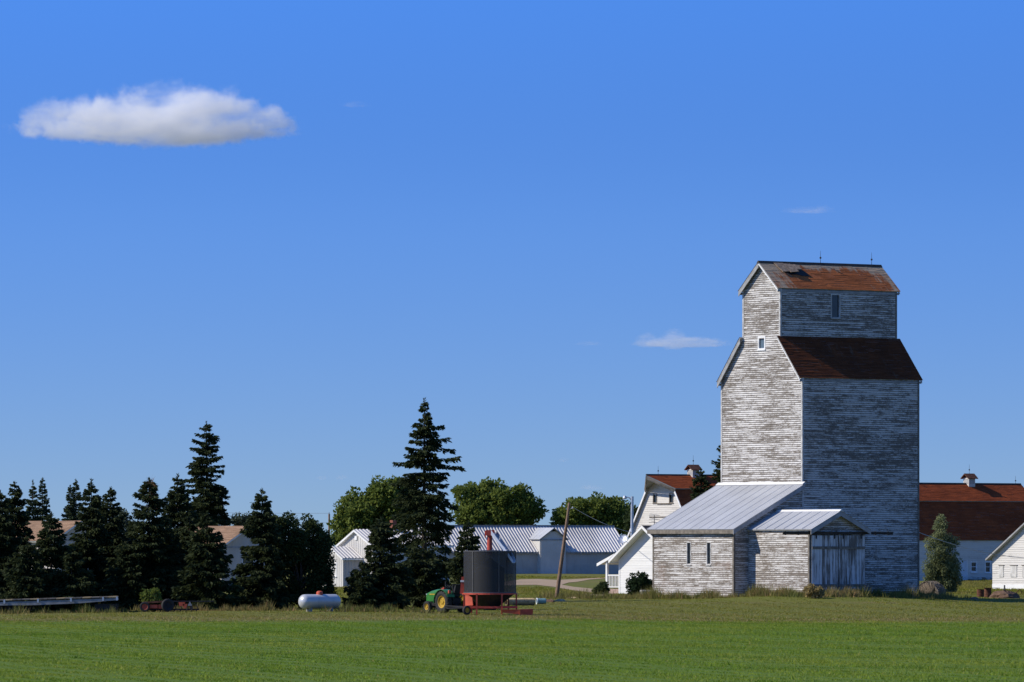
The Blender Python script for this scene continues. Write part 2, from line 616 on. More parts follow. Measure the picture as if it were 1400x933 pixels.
M['crop'] = leaf_mat('crop_leaves', (0.110, 0.180, 0.015), (0.215, 0.300, 0.030), 0.25, patch=(0.30, 0.26, 0.08), field=((0.24, 0.27, 0.035), (0.07, 0.15, 0.012)))
M['lawn'] = leaf_mat('lawn_blades', (0.130, 0.150, 0.013), (0.25, 0.235, 0.032), 0.25, patch=(0.32, 0.25, 0.10), field=((0.24, 0.19, 0.06), (0.12, 0.16, 0.02)))
M['dry'] = leaf_mat('dry_grass', (0.20, 0.155, 0.055), (0.42, 0.32, 0.15), 0.2)
M['weed'] = leaf_mat('tall_weeds', (0.065, 0.085, 0.018), (0.22, 0.20, 0.06), 0.2, patch=(0.36, 0.21, 0.11), field=((0.24, 0.17, 0.07), (0.08, 0.12, 0.025)))


def ground_mat():
    t = NT('ground_soil_and_turf')
    p = t.pos()
    sp = t.n('ShaderNodeSeparateXYZ')
    t.l(p, sp.inputs[0])
    y = sp.outputs['Y']
    n_big = t.noise(p, 1.0, 4, 0.55, sx=(0.012, 0.03, 0.02))
    n_mid = t.noise(p, 1.0, 5, 0.6, sx=(0.12, 0.22, 0.2))
    n_fine = t.noise(p, 1.6, 4, 0.7)
    crop = t.mix(n_mid, (0.075, 0.130, 0.016), (0.105, 0.165, 0.020))
    crop = t.mix(t.ramp(n_fine, 0.45, 0.75, 0, 0.5), crop, (0.10, 0.095, 0.03))
    lawn = t.mix(n_mid, (0.095, 0.125, 0.020), (0.165, 0.150, 0.036))
    lawn = t.mix(t.ramp(n_fine, 0.4, 0.75, 0, 0.4), lawn, (0.07, 0.075, 0.025))
    dry = t.mix(n_mid, (0.16, 0.12, 0.055), (0.23, 0.18, 0.085))
    yy = t.math('ADD', y, t.math('MULTIPLY', n_mid, 14.0))
    f1 = t.ramp(yy, 392, 416)
    c = t.mix(f1, crop, lawn)
    d1 = t.math('MULTIPLY', t.ramp(yy, 398, 404), t.ramp(yy, 434, 418))
    n_str = t.noise(p, 1.0, 4, 0.6, sx=(0.05, 0.5, 0.2))
    d1 = t.math('MULTIPLY', d1, t.ramp(n_str, 0.40, 0.62, 0.0, 0.6))
    c = t.mix(d1, c, dry)
    n_p = t.noise(p, 1.0, 4, 0.6, sx=(0.03, 0.14, 0.1))
    c = t.mix(t.math('MULTIPLY', f1, t.ramp(n_p, 0.52, 0.68, 0, 0.5)), c, (0.17, 0.125, 0.065))
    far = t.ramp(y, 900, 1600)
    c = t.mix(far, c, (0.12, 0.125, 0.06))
    t.bsdf(c, rough=0.95, spec=0.1, bump=n_fine, bump_d=0.06)
    return t.m


M['ground'] = ground_mat()


def gravel_mat():
    t = NT('gravel')
    p = t.pos()
    n1 = t.noise(p, 0.35, 5, 0.65)
    n2 = t.noise(p, 3.0, 4, 0.7)
    c = t.mix(n1, (0.28, 0.205, 0.135), (0.42, 0.32, 0.215))
    c = t.mix(t.ramp(n2, 0.5, 0.8, 0, 0.4), c, (0.15, 0.12, 0.09))
    t.bsdf(c, rough=0.95, spec=0.1, bump=n2, bump_d=0.03)
    return t.m


M['gravel'] = gravel_mat()

# ------------------------------------------------------------------ ground, driveway
xs = sorted(set([-30000, -12000, -5000, -2000, -900, -500, -300, -200, -150] + list(np.arange(-120, 120.1, 2.0)) + [150, 200, 300, 500, 900, 2000, 5000, 12000, 30000]))
ys = sorted(set([-300, -100, 0, 60, 120, 160] + list(np.arange(200, 420, 6.0)) + list(np.arange(420, 540, 2.0)) + list(np.arange(540, 860, 5.0)) + [900, 1000, 1100, 1300, 1600, 2000, 3000, 5000, 9000, 20000, 50000]))
XX, YY = np.meshgrid(xs, ys)
ZZ = gz(XX, YY)
V = np.stack([XX, YY, ZZ], -1).reshape(-1, 3)
nx, ny = len(xs), len(ys)
fc = []
for j in range(ny - 1):
    for i in range(nx - 1):
        a = j * nx + i
        fc.append((a, a + 1, a + nx + 1, a + nx))
me = bpy.data.meshes.new('ground')
me.from_pydata(V.tolist(), [], fc)
me.shade_smooth()
tag(link('ground', me, M['ground']), kind='structure')


def draped(name, poly_px, mat, lift=0.012, kind='structure', label=None, cat=None):
    """a sheet on the ground bounded by an outline in photo pixels, filled in strips"""
    P = [gpx(*p) for p in poly_px]
    import bmesh
    bm = bmesh.new()
    vs = [bm.verts.new((p[0], p[1], 0)) for p in P]
    bm.faces.new(vs)
    bmesh.ops.triangulate(bm, faces=bm.faces[:])
    for _ in range(4):
        es = [e for e in bm.edges if e.calc_length() > 5]
        if not es:
            break
        bmesh.ops.subdivide_edges(bm, edges=es, cuts=1)
        bmesh.ops.triangulate(bm, faces=bm.faces[:])
    for v in bm.verts:
        v.co.z = g(v.co.x, v.co.y) + lift
    bmesh.ops.recalc_face_normals(bm, faces=bm.faces[:])
    me = bpy.data.meshes.new(name)
    bm.to_mesh(me)
    bm.free()
    o = link(name, me, mat)
    tag(o, label, cat, kind=kind)
    return o


draped('driveway', [(660, 798.5), (690, 796.2), (712, 792.6), (735, 792.2), (762, 793.5), (790, 792.2), (835, 789.4), (838, 790.6), (806, 793.0), (778, 797.0),
                    (768, 800.2), (785, 803.0), (806, 805.0), (822, 808.5), (829, 814), (822, 817), (803, 815), (796, 811.5), (780, 807), (757, 802.8), (733, 800.2), (705, 800.5), (660, 802.5)],
       M['gravel'], 0.03)

# ------------------------------------------------------------------ wall, roof and opening builders


def pt(o, d, n, u, z, a=0.0):
    return (o[0] + d[0] * u + n[0] * a, o[1] + d[1] * u + n[1] * a, z)


def siding(mb, o, d, n, z0, z1, lohi, openings=(), row=0.16, lap=0.028, seed=0, blen=(2.5, 5.0), uo=0.0, jit=0.006):
    """lap siding board by board on the wall plane through o along d with outward normal n"""
    r = random.Random(seed)
    z = z0
    flip = d[0] * n[1] - d[1] * n[0] > 0
    while z < z1 - 0.01:
        zt = min(z + row, z1)
        a0, b0 = lohi(z)
        a1, b1 = lohi(zt)
        zm = (z + zt) / 2
        cuts = [a0]
        spans = [(0.0, 1.0)]
        segs = [(max(min(a0, a1), -1e9), max(b0, b1))]
        for (ua, ub, za, zb) in openings:
            if za < zm < zb:
                ns = []
                for (s0, s1) in segs:
                    if ua >= s1 or ub <= s0:
                        ns.append((s0, s1))
                    else:
                        if ua > s0:
                            ns.append((s0, ua))
                        if ub < s1:
                            ns.append((ub, s1))
                segs = ns
        for (s0, s1) in segs:
            u = s0
            while u < s1 - 0.02:
                ue = min(s1, u + r.uniform(*blen))
                if s1 - ue < 0.4:
                    ue = s1
                k = r.random()
                j1 = r.uniform(-jit, jit)
                la = lap + r.uniform(-0.004, 0.008)
                bu0, bu1 = max(u, a0), min(ue, b0)
                tu0, tu1 = max(u, a1), min(ue, b1)
                if bu1 > bu0 and tu1 >= tu0 - 1e-6:
                    zb_ = z - 0.012 + j1
                    p = [pt(o, d, n, bu0, zb_, la), pt(o, d, n, bu1, zb_, la), pt(o, d, n, tu1, zt, 0.002), pt(o, d, n, tu0, zt, 0.002)]
                    q = [(bu0 + uo, z - z0 + 0.002), (bu1 + uo, z - z0 + 0.002), (tu1 + uo, zt - z0 - 0.002), (tu0 + uo, zt - z0 - 0.002)]
                    p2 = [pt(o, d, n, bu0, zb_, -0.002), pt(o, d, n, bu1, zb_, -0.002), p[1], p[0]]
                    q2 = [q[0], q[1], q[1], q[0]]
                    if flip:
                        p.reverse(); q.reverse(); p2.reverse(); q2.reverse()
                    mb.quad(p, q, k)
                    mb.quad(p2, q2, k)
                u = ue
        z = zt


def rect(a, b):
    return lambda z: (a, b)


def gable(a, b, ze, zr):
    m, h = (a + b) / 2, (b - a) / 2

    def f(z):
        if z <= ze:
            return (a, b)
        k = max(0.0, 1 - (z - ze) / (zr - ze))
        return (m - h * k, m + h * k)
    return f


def shingles(mb, e0, e1, r1, r0, course=0.15, h=0.02, seed=0, pl=(0.5, 1.4), uo=0.0):
    """roof slope laid in shingle courses: e0,e1 eave ends, r0,r1 ridge ends"""
    r = random.Random(seed)
    e0, e1, r0, r1 = map(Vector, (e0, e1, r0, r1))
    n = (e1 - e0).cross(r0 - e0).normalized()
    flip = n.z < 0
    if flip:
        n = -n
    Ls = ((r0 - e0).length + (r1 - e1).length) / 2
    Lu = (e1 - e0).length
    nc = max(2, int(round(Ls / course)))
    for i in range(nc):
        v0, v1 = i / nc, (i + 1) / nc
        A0, A1 = e0.lerp(r0, v0), e1.lerp(r1, v0)
        B0, B1 = e0.lerp(r0, v1), e1.lerp(r1, v1)
        u = 0.0
        while u < 1 - 1e-4:
            ue = min(1.0, u + r.uniform(*pl) / Lu)
            if 1 - ue < 0.25 / Lu:
                ue = 1.0
            hh = h * r.uniform(0.6, 1.5)
            dv = r.uniform(-0.12, 0.12) / nc
            k = r.random()
            a, b = A0.lerp(A1, u), A0.lerp(A1, ue)
            c, dd = B0.lerp(B1, ue), B0.lerp(B1, u)
            sl = (r0 - e0) * dv
            p = [a + n * hh + sl, b + n * hh + sl, c + n * 0.004, dd + n * 0.004]
            q = [(u * Lu + uo, v0 * Ls), (ue * Lu + uo, v0 * Ls), (ue * Lu + uo, v1 * Ls), (u * Lu + uo, v1 * Ls)]
            p2 = [a + sl - n * 0.002, b + sl - n * 0.002, p[1], p[0]]
            q2 = [q[0], q[1], q[1], q[0]]
            if flip:
                p.reverse(); q.reverse(); p2.reverse(); q2.reverse()
            mb.quad(p, q, k)
            mb.quad(p2, q2, k)
            u = ue


def ribbed(mb, e0, e1, r1, r0, pitch=0.23, h=0.035, t=0.02, rib=0.35):
    """ribbed metal sheet: ribs run from eave to ridge"""
    e0, e1, r0, r1 = map(Vector, (e0, e1, r0, r1))
    n = (e1 - e0).cross(r0 - e0).normalized()
    if n.z < 0:
        n = -n
    Lu = (e1 - e0).length
    nr = max(1, int(round(Lu / pitch)))
    us, hs = [], []
    for i in range(nr):
        for (k, hh) in ((0, 0), (1 - rib, 0), (1 - rib * 0.75, h), (1 - rib * 0.25, h)):
            us.append((i + k) / nr)
            hs.append(hh)
    us.append(1.0)
    hs.append(0.0)
    b = len(mb.v)
    for u, hh in zip(us, hs):
        a, c = e0.lerp(e1, u), r0.lerp(r1, u)
        mb.v += [tuple(a + n * hh), tuple(c + n * hh), tuple(a - n * t), tuple(c - n * t)]
    m = len(us)
    for i in range(m - 1):
        p = b + i * 4
        q = p + 4
        for f in ((p, q, q + 1, p + 1), (p + 2, p + 3, q + 3, q + 2), (p, p + 2, q + 2, q), (p + 1, q + 1, q + 3, p + 3)):
            mb.f.append(f)
            mb.uv.append(None)
            mb.col.append(0.5)
    for p in (b, b + (m - 1) * 4):
        mb.f.append((p, p + 1, p + 3, p + 2))
        mb.uv.append(None)
        mb.col.append(0.5)


def vsiding(mb, o, d, n, u0, u1, zb, ztop, pitch=0.3, h=0.03, rib=0.3):
    """vertical ribbed wall sheet under a sloping top"""
    nr = max(1, int(round((u1 - u0) / pitch)))
    us, hs = [], []
    for i in range(nr):
        for (k, hh) in ((0, 0), (1 - rib, 0), (1 - rib * 0.75, h), (1 - rib * 0.25, h)):
            us.append(u0 + (u1 - u0) * (i + k) / nr)
            hs.append(hh)
    us.append(u1)
    hs.append(0.0)
    m = (u0 + u1) / 2
    for i in range(len(us) - 1):
        ua, ub = us[i], us[i + 1]
        mb.quad([pt(o, d, n, ua, zb, hs[i]), pt(o, d, n, ub, zb, hs[i + 1]), pt(o, d, n, ub, ztop(ub), hs[i + 1]), pt(o, d, n, ua, ztop(ua), hs[i])])


def window(parent, o, d, n, u0, u1, z0, z1, trim=0.1, mf='white', mg='glass', bars=(), sill=True, depth=0.12, name='window'):
    """frame (part) > pane, glazing bars, sill"""
    mb = MB()
    a0, a1 = -depth, 0.035
    mb.obox(o, d, n, u0 - trim, u0, a0, a1, z0 - trim, z1 + trim)
    mb.obox(o, d, n, u1, u1 + trim, a0, a1, z0 - trim, z1 + trim)
    mb.obox(o, d, n, u0, u1, a0, a1, z1, z1 + trim)
    mb.obox(o, d, n, u0, u1, a0, a1, z0 - trim, z0)
    for (k, wd) in bars:
        zz = z0 + (z1 - z0) * k
        mb.obox(o, d, n, u0, u1, -depth * 0.6, -0.02, zz - wd / 2, zz + wd / 2)
    fr = part(name, mb, M[mf], parent)
    gm = MB()
    gm.obox(o, d, n, u0, u1, -depth * 0.9, -depth * 0.7, z0, z1)
    part('pane', gm, M[mg], fr)
    if sill:
        sm = MB()
        sm.obox(o, d, n, u0 - trim * 1.2, u1 + trim * 1.2, 0.036, 0.10, z0 - trim * 1.4, z0 - trim * 0.7)
        part('sill', sm, M[mf], fr)
    return fr


def fascia_pair(parent, xa, xb, mat, name='rake_board'):
    pass


# ------------------------------------------------------------------ the grain elevator
EX, EY = wx(1097, 500.0), 500.0
EB = 0.45
elev = thing('grain_elevator', 'tall weathered grain elevator of peeling white lap siding with rusty shingle roofs', 'grain elevator', (EX, EY, EB), ROT, absz=True)
TW, TL = 9.8, 11.6           # width along local y, length along local x
C0, C1, CM = 2.65, 7.15, 4.9
ZE, ZC, ZCE, ZR = 17.32, 20.5, 24.22, 26.22
AX, AY = (1, 0), (0, 1)
NXm, NYm, NXp, NYp = (-1, 0), (0, -1), (1, 0), (0, 1)


def tower_lohi(z):
    if z <= ZE:
        return (0, TW)
    if z <= ZC:
        k = (z - ZE) / (ZC - ZE)
        return (C0 * k, TW - (TW - C1) * k)
    if z <= ZCE:
        return (C0, C1)
    k = min(1.0, (z - ZCE) / (ZR - ZCE))
    return (C0 + (CM - C0) * k, C1 - (C1 - CM) * k)


# sunlit gable wall (looks along local -x); wall starts above the lean-to roof but runs to the ground
mb = MB()
gw = (4.55, 5.20, 19.72, 20.50)
siding(mb, (0, 0), AY, NXm, EB, ZR - 0.05, tower_lohi, [gw], seed=1)
wall_l = part('gable_wall', mb, M['siding'], elev)
window(wall_l, (0, 0), AY, NXm, *gw[:2], gw[2], gw[3], 0.13, 'white', 'glass_blue')
# shaded long wall (local -y)
mb = MB()
siding(mb, (0, 0), AX, NYm, EB, ZE, rect(0, TL), seed=2, uo=40)
wall_r = part('side_wall', mb, M['siding'], elev)
mb = MB()
cw = (5.10, 5.85, 22.15, 23.85)
siding(mb, (0, C0), AX, NYm, ZC - 0.3, ZCE, rect(0, TL), [cw], seed=3, uo=60)
wall_c = part('cupola_wall', mb, M['siding'], elev)
window(wall_c, (0, C0), AX, NYm, cw[0], cw[1], cw[2], cw[3], 0.11, 'worn_white', 'glass')  # darker trim than the gable window's, shade put into its colour
# hidden walls close the volume
mb = MB()
siding(mb, (0, TW), AX, NYp, EB, ZE, rect(0, TL), seed=4, row=0.32, uo=90)
part('rear_side_wall', mb, M['siding'], elev)
mb = MB()
siding(mb, (0, C1), AX, NYp, ZC - 0.3, ZCE, rect(0, TL), seed=5, row=0.32, uo=90)
part('rear_cupola_wall', mb, M['siding'], elev)
mb = MB()
siding(mb, (TL, 0), AY, NXp, EB, ZR - 0.05, tower_lohi, seed=6, row=0.32, uo=120)
part('rear_gable_wall', mb, M['siding'], elev)
# corner boards
for (x, y, z0, z1) in ((0, 0, EB, ZE + 0.1), (TL, 0, EB, ZE), (0, TW, EB, ZE), (0, C0, ZC - 0.1, ZCE), (TL, C0, ZC - 0.1, ZCE), (0, C1, ZC - 0.1, ZCE)):
    mb = MB()
    sx = -1 if x == 0 else 1
    sy = -1 if y in (0, C0) else 1
    e = 0.042
    mb.box(min(x, x + sx * e), max(x, x + sx * e), min(y + sy * e, y - sy * 0.12), max(y + sy * e, y - sy * 0.12), z0, z1)
    mb.box(min(x + sx * 0.001, x - sx * 0.12), max(x + sx * 0.001, x - sx * 0.12), min(y, y + sy * e), max(y, y + sy * e), z0, z1)
    part('corner_board', mb, M['worn_white'] if x == 0 else M['oldwood'], elev)

OV = 0.32                    # rake overhang
EO = 0.30                    # eave overhang


def slope(parent, ya, za, yb, zb, x0, x1, mat, seed, name, hole=None, uo=0.0):
    """roof slope running along x between (ya,za) eave and (yb,zb) top"""
    dy, dz = yb - ya, zb - za
    ln = math.hypot(dy, dz)
    eo = 0.08 if dy > 0 else 0.26
    ey, ez = ya - dy / ln * eo, za - dz / ln * eo
    mb = MB()
    mb.slab([(x0, ey, ez), (x1, ey, ez), (x1, yb, zb), (x0, yb, zb)], 0.10)
    deck = part(name, mb, M['soffit'], parent)
    mb = MB()
    shingles(mb, (x0 - 0.03, ey - (0.03 if dy > 0 else -0.03), ez - 0.02), (x1 + 0.03, ey - (0.03 if dy > 0 else -0.03), ez - 0.02), (x1 + 0.03, yb, zb), (x0 - 0.03, yb, zb), seed=seed, uo=uo)
    part('shingle_course', mb, mat, deck)
    # rake boards on the near gable
    s = 1 if dy > 0 else -1
    for xx in (x0, x1):
        mb = MB()
        nx_ = -dz / ln * 1.0
        ny_ = dy / ln
        off = 0.12 if dy > 0 else 0.30
        a = [(xx, ey, ez - 0.12), (xx, yb, zb - 0.12), (xx, yb, zb - 0.12 - off / abs(dy / ln) * 0.75), (xx, ey, ez - 0.12 - off / abs(dy / ln) * 0.75)]
        t_ = 0.05 if xx == x0 else -0.05
        mb.hexa(a, [(p[0] + t_, p[1], p[2]) for p in a])
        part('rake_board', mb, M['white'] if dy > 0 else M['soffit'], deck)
    # fascia under the eave
    mb = MB()
    mb.box(x0 + 0.06, x1 - 0.06, min(ey, ey + s * 0.04) + s * 0.03, max(ey, ey + s * 0.04) + s * 0.03, ez - 0.30, ez - 0.115)
    part('fascia', mb, M['soffit'], deck)
    return deck


slope(elev, 0, ZE + 0.12, C0, ZC + 0.12, -OV, TL + OV, M['shingle_shaded'], 11, 'main_roof')
slope(elev, TW, ZE + 0.12, C1, ZC + 0.12, -OV, TL + OV, M['shingle_shaded'], 12, 'main_roof')
top1 = slope(elev, C0, ZCE + 0.12, CM, ZR + 0.12, -OV, TL + OV, M['shingle'], 13, 'cupola_roof')
slope(elev, C1, ZCE + 0.12, CM, ZR + 0.12, -OV, TL + OV, M['shingle'], 14, 'cupola_roof')
mb = MB()
mb.hexa([(-OV - 0.04, CM - 0.18, ZR + 0.0), (TL + OV + 0.04, CM - 0.18, ZR + 0.0), (TL + OV + 0.04, CM + 0.18, ZR), (-OV - 0.04, CM + 0.18, ZR)],
        [(-OV - 0.04, CM - 0.03, ZR + 0.20), (TL + OV + 0.04, CM - 0.03, ZR + 0.20), (TL + OV + 0.04, CM + 0.03, ZR + 0.20), (-OV - 0.04, CM + 0.03, ZR + 0.20)])
part('ridge_cap', mb, M['darkwood'], elev)
# torn and curled-up shingles near the ridge with a hole below them
sl = Vector((0, C0 - CM, ZCE - ZR)).normalized()     # down the slope
nn = Vector((0, sl.z, -sl.y))
nn = nn if nn.z > 0 else -nn


def on_roof(x, dn, up):
    p = Vector((x, CM, ZR + 0.12)) + sl * dn + nn * up
    return (p.x, p.y, p.z)


mb = MB()
hole = [(1.5, 1.15), (2.0, 1.5), (2.6, 1.45), (3.0, 1.6), (3.75, 1.62), (3.55, 1.05), (2.9, 0.6), (2.5, 0.95), (2.0, 1.05)]
mb.hexa([on_roof(a, b, 0.012) for a, b in hole], [on_roof(a, b, 0.045) for a, b in hole])
part('roof_hole', mb, M['black'], top1)
for (a, b, c, d_, up) in ((1.05, 1.95, 0.18, 1.25, 0.14), (1.75, 2.6, 0.25, 1.35, 0.22), (2.4, 3.1, 0.30, 1.0, 0.18)):
    mb = MB()
    mb.hexa([on_roof(a, c, 0.05), on_roof(b, c, 0.05), on_roof(b + 0.15, d_, up), on_roof(a + 0.2, d_ + 0.05, up * 0.8)],
            [on_roof(a, c, 0.10), on_roof(b, c, 0.10), on_roof(b + 0.15, d_, up + 0.05), on_roof(a + 0.2, d_ + 0.05, up * 0.8 + 0.05)])
    part('curled_shingle', mb, M['flap'], top1)


def lightning_rod(parent, x, y, z, h=0.8):
    mb = MB()
    mb.tube([(x, y, z), (x, y, z + h)], 0.022, 6, 0.01)
    mb.lathe([(0.0, -0.09), (0.06, -0.05), (0.085, 0), (0.06, 0.05), (0, 0.09)], 8, Matrix.Translation((x, y, z + h * 0.42)))
    part('lightning_rod', mb, M['iron'], parent)


lightning_rod(elev, 5.85, CM, ZR + 0.18, 0.95)
lightning_rod(elev, 11.0, CM, ZR + 0.18, 0.95)

# lean-to (drive shed) on the sunlit side
AXL = -6.7
AZT, AZE = 9.35, 6.02
mb = MB()
wins = [(2.78, 3.18, 3.2, 4.82), (5.20, 5.60, 3.2, 4.82)]
siding(mb, (AXL, 0), AY, NXm, EB - 0.1, AZE - 0.1, rect(0, TW), wins, seed=21, uo=150)
a_wall = part('lean_to_wall', mb, M['siding_grey'], elev)
for wn in wins:
    window(a_wall, (AXL, 0), AY, NXm, wn[0], wn[1], wn[2], wn[3], 0.075, 'worn_white', 'glass')


def lean_lohi_factory():
    def f(z):
        if z <= AZE - 0.1:
            return (AXL, 0)
        k = (z - (AZE - 0.1)) / (AZT - AZE)
        return (AXL * (1 - k), 0)
    return f


mb = MB()
siding(mb, (0, 0), AX, NYm, EB - 0.1, AZT - 0.15, lean_lohi_factory(), seed=22, uo=180)
part('lean_to_side_wall', mb, M['siding_grey'], elev)
mb = MB()
siding(mb, (0, TW), AX, NYp, EB - 0.1, AZT - 0.15, lean_lohi_factory(), seed=23, uo=200)
part('lean_to_side_wall', mb, M['siding_grey'], elev)
for (y, sy) in ((0, -1), (TW, 1)):
    mb = MB()
    mb.box(AXL - 0.042, AXL, min(y + sy * 0.042, y - sy * 0.12), max(y + sy * 0.042, y - sy * 0.12), EB - 0.1, AZE - 0.12)
    mb.box(AXL + 0.001, AXL + 0.12, min(y, y + sy * 0.042), max(y, y + sy * 0.042), EB - 0.1, AZE - 0.12)
    part('corner_board', mb, M['oldwood'], elev)
# metal roof in separate sheets
k = (AZT - AZE) / 6.7
ex = AXL - 0.35
ez = AZE - 0.35 * k
mb = MB()
mb.slab([(ex + 0.03, -0.33, ez - 0.03), (-0.02, -0.33, AZT - 0.03), (-0.02, TW + 0.33, AZT - 0.03), (ex + 0.03, TW + 0.33, ez - 0.03)], 0.14)
a_roof = part('lean_to_roof', mb, M['soffit'], elev)
npan = 10
for i in range(npan):
    y0 = -0.36 + (TW + 0.72) * i / npan
    y1 = -0.36 + (TW + 0.72) * (i + 1) / npan - 0.012
    mb = MB()
    lift = 0.004 * (i % 2)
    ribbed(mb, (ex, y0, ez + lift), (ex, y1, ez + lift), (-0.0, y1, AZT + lift), (-0.0, y0, AZT + lift), pitch=(y1 - y0) / 4, h=0.018, t=0.012, rib=0.3)
    part('roof_panel', mb, M['metal_roof'], a_roof)
    mb = MB()
    mb.hexa([(ex, y1 - 0.03, ez + 0.012), (-0.0, y1 - 0.03, AZT + 0.012), (-0.0, y1 + 0.03, AZT + 0.012), (ex, y1 + 0.03, ez + 0.012)],
            [(ex, y1 - 0.015, ez + 0.045), (-0.0, y1 - 0.015, AZT + 0.045), (-0.0, y1 + 0.015, AZT + 0.045), (ex, y1 + 0.015, ez + 0.045)])
    part('roof_seam', mb, M['metal_roof'], a_roof)
mb = MB()
mb.box(-0.08, -0.03, -0.36, TW + 0.36, AZT - 0.02, AZT + 0.09)
mb.hexa([(-0.28, -0.36, AZT - 0.28 * k + 0.05), (-0.03, -0.36, AZT + 0.05), (-0.03, TW + 0.36, AZT + 0.05), (-0.28, TW + 0.36, AZT - 0.28 * k + 0.05)],
        [(-0.28, -0.36, AZT - 0.28 * k + 0.09), (-0.03, -0.36, AZT + 0.12), (-0.03, TW + 0.36, AZT + 0.12), (-0.28, TW + 0.36, AZT - 0.28 * k + 0.09)])
part('flashing', mb, M['clean_white'], elev)
mb = MB()
mb.box(ex + 0.02, ex + 0.07, -0.34, TW + 0.34, ez - 0.34, ez - 0.05)
part('fascia', mb, M['oldwood'], a_roof)
mb = MB()
mb.hexa([(ex, -0.40, ez - 0.40), (-0.05, -0.40, AZT - 0.40), (-0.05, -0.345, AZT - 0.40), (ex, -0.345, ez - 0.40)],
        [(ex, -0.40, ez - 0.04), (-0.05, -0.40, AZT - 0.04), (-0.05, -0.345, AZT - 0.04), (ex, -0.345, ez - 0.04)])
part('rake_board', mb, M['soffit'], a_roof)

# gabled doorway shed in front of the tower corner
PX0, PX1, PY0 = -5.27, 0.13, -7.2
PM = (PX0 + PX1) / 2
PZE, PZR = 5.86, 7.15
mb = MB()
siding(mb, (PX0, PY0), AY, NXm, EB, PZE - 0.05, rect(0, -PY0 - 0.02), seed=31, uo=230)
p_wall = part('shed_wall', mb, M['siding_grey'], elev)
mb = MB()
dz1 = 5.30
siding(mb, (0, PY0), AX, NYm, dz1, PZR - 0.1, gable(PX0, PX1, PZE - 0.05, PZR - 0.02), seed=32, uo=260)
part('shed_gable', mb, M['siding_grey'], elev)
mb = MB()
siding(mb, (PX1, PY0), AY, NXp, EB, PZE - 0.05, rect(0, -PY0 - 0.02), seed=33, uo=280, row=0.3)
part('shed_side_wall', mb, M['siding_grey'], elev)
mb = MB()
mb.box(PX0 - 0.042, PX0, PY0 - 0.042, PY0 + 0.12, EB, PZE - 0.1)
part('corner_board', mb, M['oldwood'], elev)
mb = MB()
mb.box(PX0 + 0.001, PX0 + 0.16, PY0 - 0.042, PY0, EB, dz1)
part('door_jamb', mb, M['oldwood'], elev)
mb = MB()
mb.box(PX1 - 0.16, PX1, PY0 - 0.042, PY0, EB, dz1)
part('door_jamb', mb, M['oldwood'], elev)
pk = (PZR - PZE) / (PM - PX0)
po = 0.22
for sgn in (-1, 1):
    xe = PX0 - po if sgn < 0 else PX1 + po
    ze = PZE - po * pk + 0.06
    zr = PZR + 0.06
    mb = MB()
    yb = -0.06
    mb.slab([(xe, PY0 - 0.45, ze), (PM, PY0 - 0.45, zr), (PM, yb, zr), (xe, yb, ze)], 0.10)
    rf = part('shed_roof', mb, M['soffit'], elev)
    mb = MB()
    n_ = 7
    for i in range(n_):
        y0 = PY0 - 0.48 + (yb - PY0 + 0.48) * i / n_
        y1 = PY0 - 0.48 + (yb - PY0 + 0.48) * (i + 1) / n_ - 0.012
        mb = MB()
        ribbed(mb, (xe - 0.03 * -sgn * -1, y0, ze + 0.025), (xe - 0.03 * -sgn * -1, y1, ze + 0.025), (PM, y1, zr + 0.025), (PM, y0, zr + 0.025), pitch=(y1 - y0) / 4, h=0.018, t=0.012, rib=0.3)
        part('roof_panel', mb, M['metal_roof'], rf)
        mb = MB()
        mb.hexa([(xe, y1 - 0.03, ze + 0.037), (PM, y1 - 0.03, zr + 0.037), (PM, y1 + 0.03, zr + 0.037), (xe, y1 + 0.03, ze + 0.037)],
                [(xe, y1 - 0.015, ze + 0.070), (PM, y1 - 0.015, zr + 0.070), (PM, y1 + 0.015, zr + 0.070), (xe, y1 + 0.015, ze + 0.070)])
        part('roof_seam', mb, M['metal_roof'], rf)
    mb = MB()
    a = [(xe, PY0 - 0.47, ze - 0.11), (PM, PY0 - 0.47, zr - 0.11), (PM, PY0 - 0.47, zr - 0.38), (xe, PY0 - 0.47, ze - 0.38)]
    mb.hexa(a, [(p[0], p[1] + 0.05, p[2]) for p in a])
    part('rake_board', mb, M['soffit'], rf)
mb = MB()
mb.hexa([(PM - 0.2, PY0 - 0.5, PZR + 0.02), (PM + 0.2, PY0 - 0.5, PZR + 0.02), (PM + 0.2, -0.06, PZR + 0.02), (PM - 0.2, -0.06, PZR + 0.02)],
        [(PM - 0.02, PY0 - 0.5, PZR + 0.17), (PM + 0.02, PY0 - 0.5, PZR + 0.17), (PM + 0.02, -0.06, PZR + 0.17), (PM - 0.02, -0.06, PZR + 0.17)])
part('ridge_cap', mb, M['clean_white'], elev)
# sliding door on its rail
mb = MB()
mb.box(PX0 - 2.7, PX1 + 2.6, PY0 - 0.20, PY0 - 0.14, 5.44, 5.62)
mb.box(PX0 - 2.7, PX1 + 2.6, PY0 - 0.26, PY0 - 0.20, 5.58, 5.64)
for i in range(9):
    xx = PX0 - 2.4 + i * 1.25
    mb.box(xx - 0.05, xx + 0.05, PY0 - 0.139, PY0 - 0.05, 5.40, 5.66)
part('door_rail', mb, M['darkwood'], elev)
t = NT('door_boards')
ob = t.obj()
st = t.noise(ob, 1.0, 5, 0.65, sx=(7.0, 7.0, 0.55))
bg = t.noise(ob, 0.6, 4, 0.6)
rp = t.n('ShaderNodeObjectInfo').outputs['Random']
f_ = t.ramp(t.math('ADD', t.math('ADD', st, t.math('MULTIPLY', bg, 0.4)), t.math('MULTIPLY', rp, 0.28)), 0.66, 0.95)
